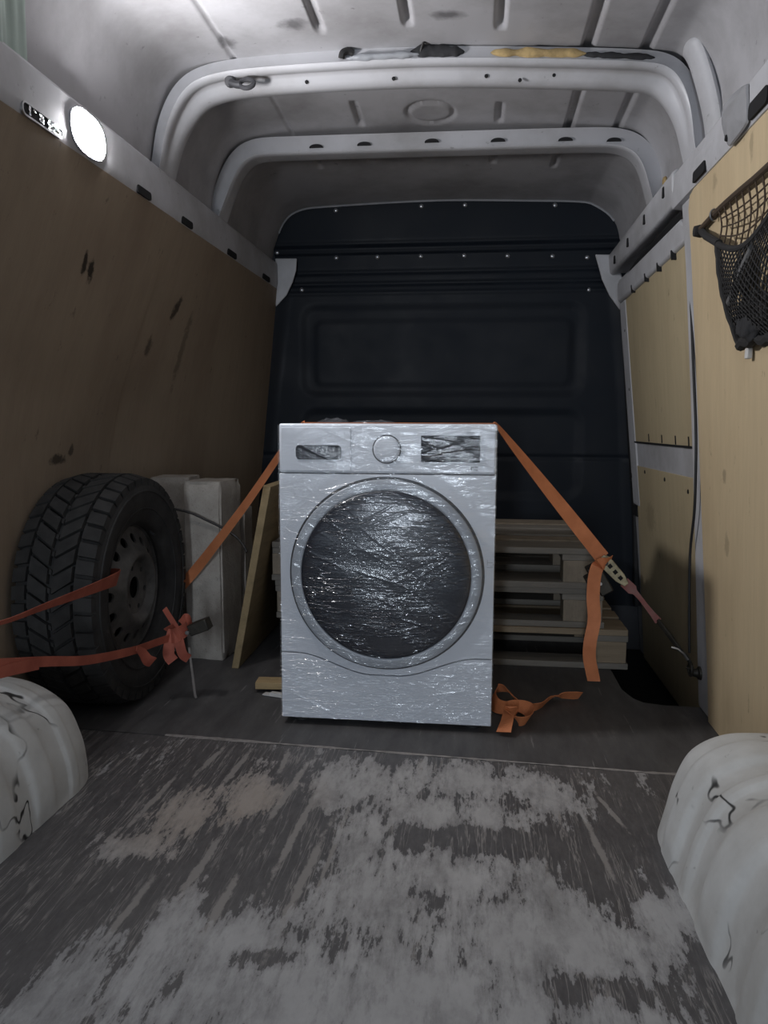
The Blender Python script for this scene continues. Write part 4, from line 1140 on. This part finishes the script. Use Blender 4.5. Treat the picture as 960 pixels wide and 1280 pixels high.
# cable down the right pillar
p = [(.655, 2.66, 1.535), (.652, 2.575, 1.45), (.648, 2.50, 1.30), (.645, 2.42, 1.08), (.650, 2.365, .85), (.655, 2.36, .70), (.660, 2.375, .60), (.668, 2.425, .47), (.674, 2.425, .30), (.680, 2.420, .16)]
tag(MB().tube(catmull(p, 8), .0042, 8).build('wall_cable', 'cable_black', smooth=True), 'black cable running down the right pillar from the door header', 'cable')

# ------------------------------------------------------------------ hanging net with dark cloth
nt = empty('cargo_net', (.64, 2.0, 1.05))
tag(nt, 'black and brown cord net hung on the right plywood sheet', 'net')
def wx(z, d): return wall_right_x(z) - .006 - d
MB().tube(catmull([(wx(1.41, .010), 2.290, 1.402), (wx(1.41, .010), 2.13, 1.413), (wx(1.41, .012), 1.97, 1.413), (wx(1.41, .014), 1.82, 1.410), (wx(1.43, .02), 1.55, 1.41)], 8), .0075, 8).build('top_rope', 'net_brown', nt, smooth=True)
MB().tube([(wx(1.40, .006), 2.295, 1.401), (wx(1.37, .03), 2.16, 1.355), (wx(1.31, .042), 2.02, 1.306)], .0100, 8).build('side_bar', 'net_black', nt, smooth=True)
MB().lathe([(0, .03), (.014, .029), (.018, .012), (.016, 0)], 10, m=Matrix.Translation((wx(1.40, -.004), 2.298, 1.400)) @ Matrix.Rotation(-math.pi / 2, 4, 'Y')).build('bracket', 'net_black', nt, smooth=True)
MB().tube([(wx(1.41, .010) + .010 * math.cos(a), 2.165, 1.410 + .014 * math.sin(a)) for a in [2 * math.pi * k / 16 for k in range(16)]], .003, 6, closed=True).build('clip_ring', 'steel_bright', nt, smooth=True)
# upper square mesh from top rope to pocket rim
def upnet(u, w):
    yt = 2.12 - .60 * u; yb = 2.015 - .55 * u
    zb = 1.303 - .040 * math.sin(math.pi * min(1, u * 1.5)) - .01 * u
    z = 1.408 + (zb - 1.408) * w
    d = .012 + .034 * w - .008 * math.sin(math.pi * w)
    return Vector((wx(z, d), yt + (yb - yt) * w, z))
mb = MB()
for k in range(15):
    mb.tube([upnet(k / 14, j / 8) for j in range(9)], .0021, 5)
for j in range(1, 4):
    mb.tube([upnet(k / 24, j / 4) for k in range(25)], .0021, 5)
o = mb.build('square_mesh', 'net_brown', nt, smooth=True); o['kind'] = 'stuff'
MB().tube([upnet(k / 24, 1) for k in range(25)], .0075, 8).build('pocket_rim', 'net_black', nt, smooth=True)
# pocket of diamond mesh
def pocket(u, w):
    top = upnet(u, 1)
    zb = 1.052 + .008 * math.sin(u * 9)
    yb = 1.945 - .47 * u
    z = top.z + (zb - top.z) * w; y = top.y + (yb - top.y) * w
    d = .046 + .030 * math.sin(math.pi * w) * (.4 + .6 * min(1, u * 4)) - .03 * w
    return Vector((wx(z, d), y, z))
mb = MB()
for s_ in (1, -1):
    for k in range(-16, 34):
        pts = []
        for j in range(15):
            w = j / 14; u = k / 22 + s_ * w * .5
            if 0 <= u <= 1: pts.append(pocket(u, w))
        if len(pts) > 1: mb.tube(pts, .0019, 5)
o = mb.build('diamond_mesh', 'net_black', nt, smooth=True); o['kind'] = 'stuff'
MB().tube([pocket(0, j / 14) + Vector((0, .003 * math.sin(j * 2.1), 0)) for j in range(15)], .0085, 8).build('side_hem', 'net_black', nt, smooth=True)
MB().tube([pocket(k / 20, 1) + Vector((0, 0, .006 * math.sin(k * 1.7))) for k in range(21)], .013, 8).build('bottom_hem', 'net_black', nt, smooth=True)
def lump(name, c, r_, seed, m, label, cat='cloth'):
    bm = bmesh.new(); bmesh.ops.create_icosphere(bm, subdivisions=4, radius=1)
    for v_ in bm.verts:
        q = v_.co.copy(); k = 1 + .35 * mnoise.noise(q * 1.6 + Vector((seed, 0, 0))) + .16 * mnoise.noise(q * 4.5 + Vector((0, seed, 0)))
        v_.co = Vector((q.x * r_[0], q.y * r_[1], q.z * r_[2])) * k + Vector(c)
    me = bpy.data.meshes.new(name); bm.to_mesh(me); bm.free(); me.shade_smooth(); me.materials.append(M[m])
    o = bpy.data.objects.new(name, me); col.objects.link(o)
    return tag(o, label, cat)
lump('work_glove', (.612, 1.905, 1.215), (.018, .040, .045), 2.2, 'cloth_dark', 'round black bundle near the top of the hanging net')
lump('dark_cloth', (.618, 1.86, 1.110), (.020, .085, .055), 5.7, 'cloth_dark', 'crumpled dark cloth in the bottom of the hanging net')
p = catmull([(.598, 1.945, 1.155), (.590, 1.89, 1.17), (.584, 1.84, 1.195), (.582, 1.76, 1.24)], 6)
tag(MB().tube(p, .010, 10).build('grey_hose', 'cloth_grey', smooth=True), 'grey rolled strip lying across the cloth in the hanging net', 'hose')
tag(MB().box(.628, .641, 1.90, 1.92, 1.020, 1.045).build('white_tag', 'paper_white', bevel=.003), 'small white tag hanging under the net', 'tag')
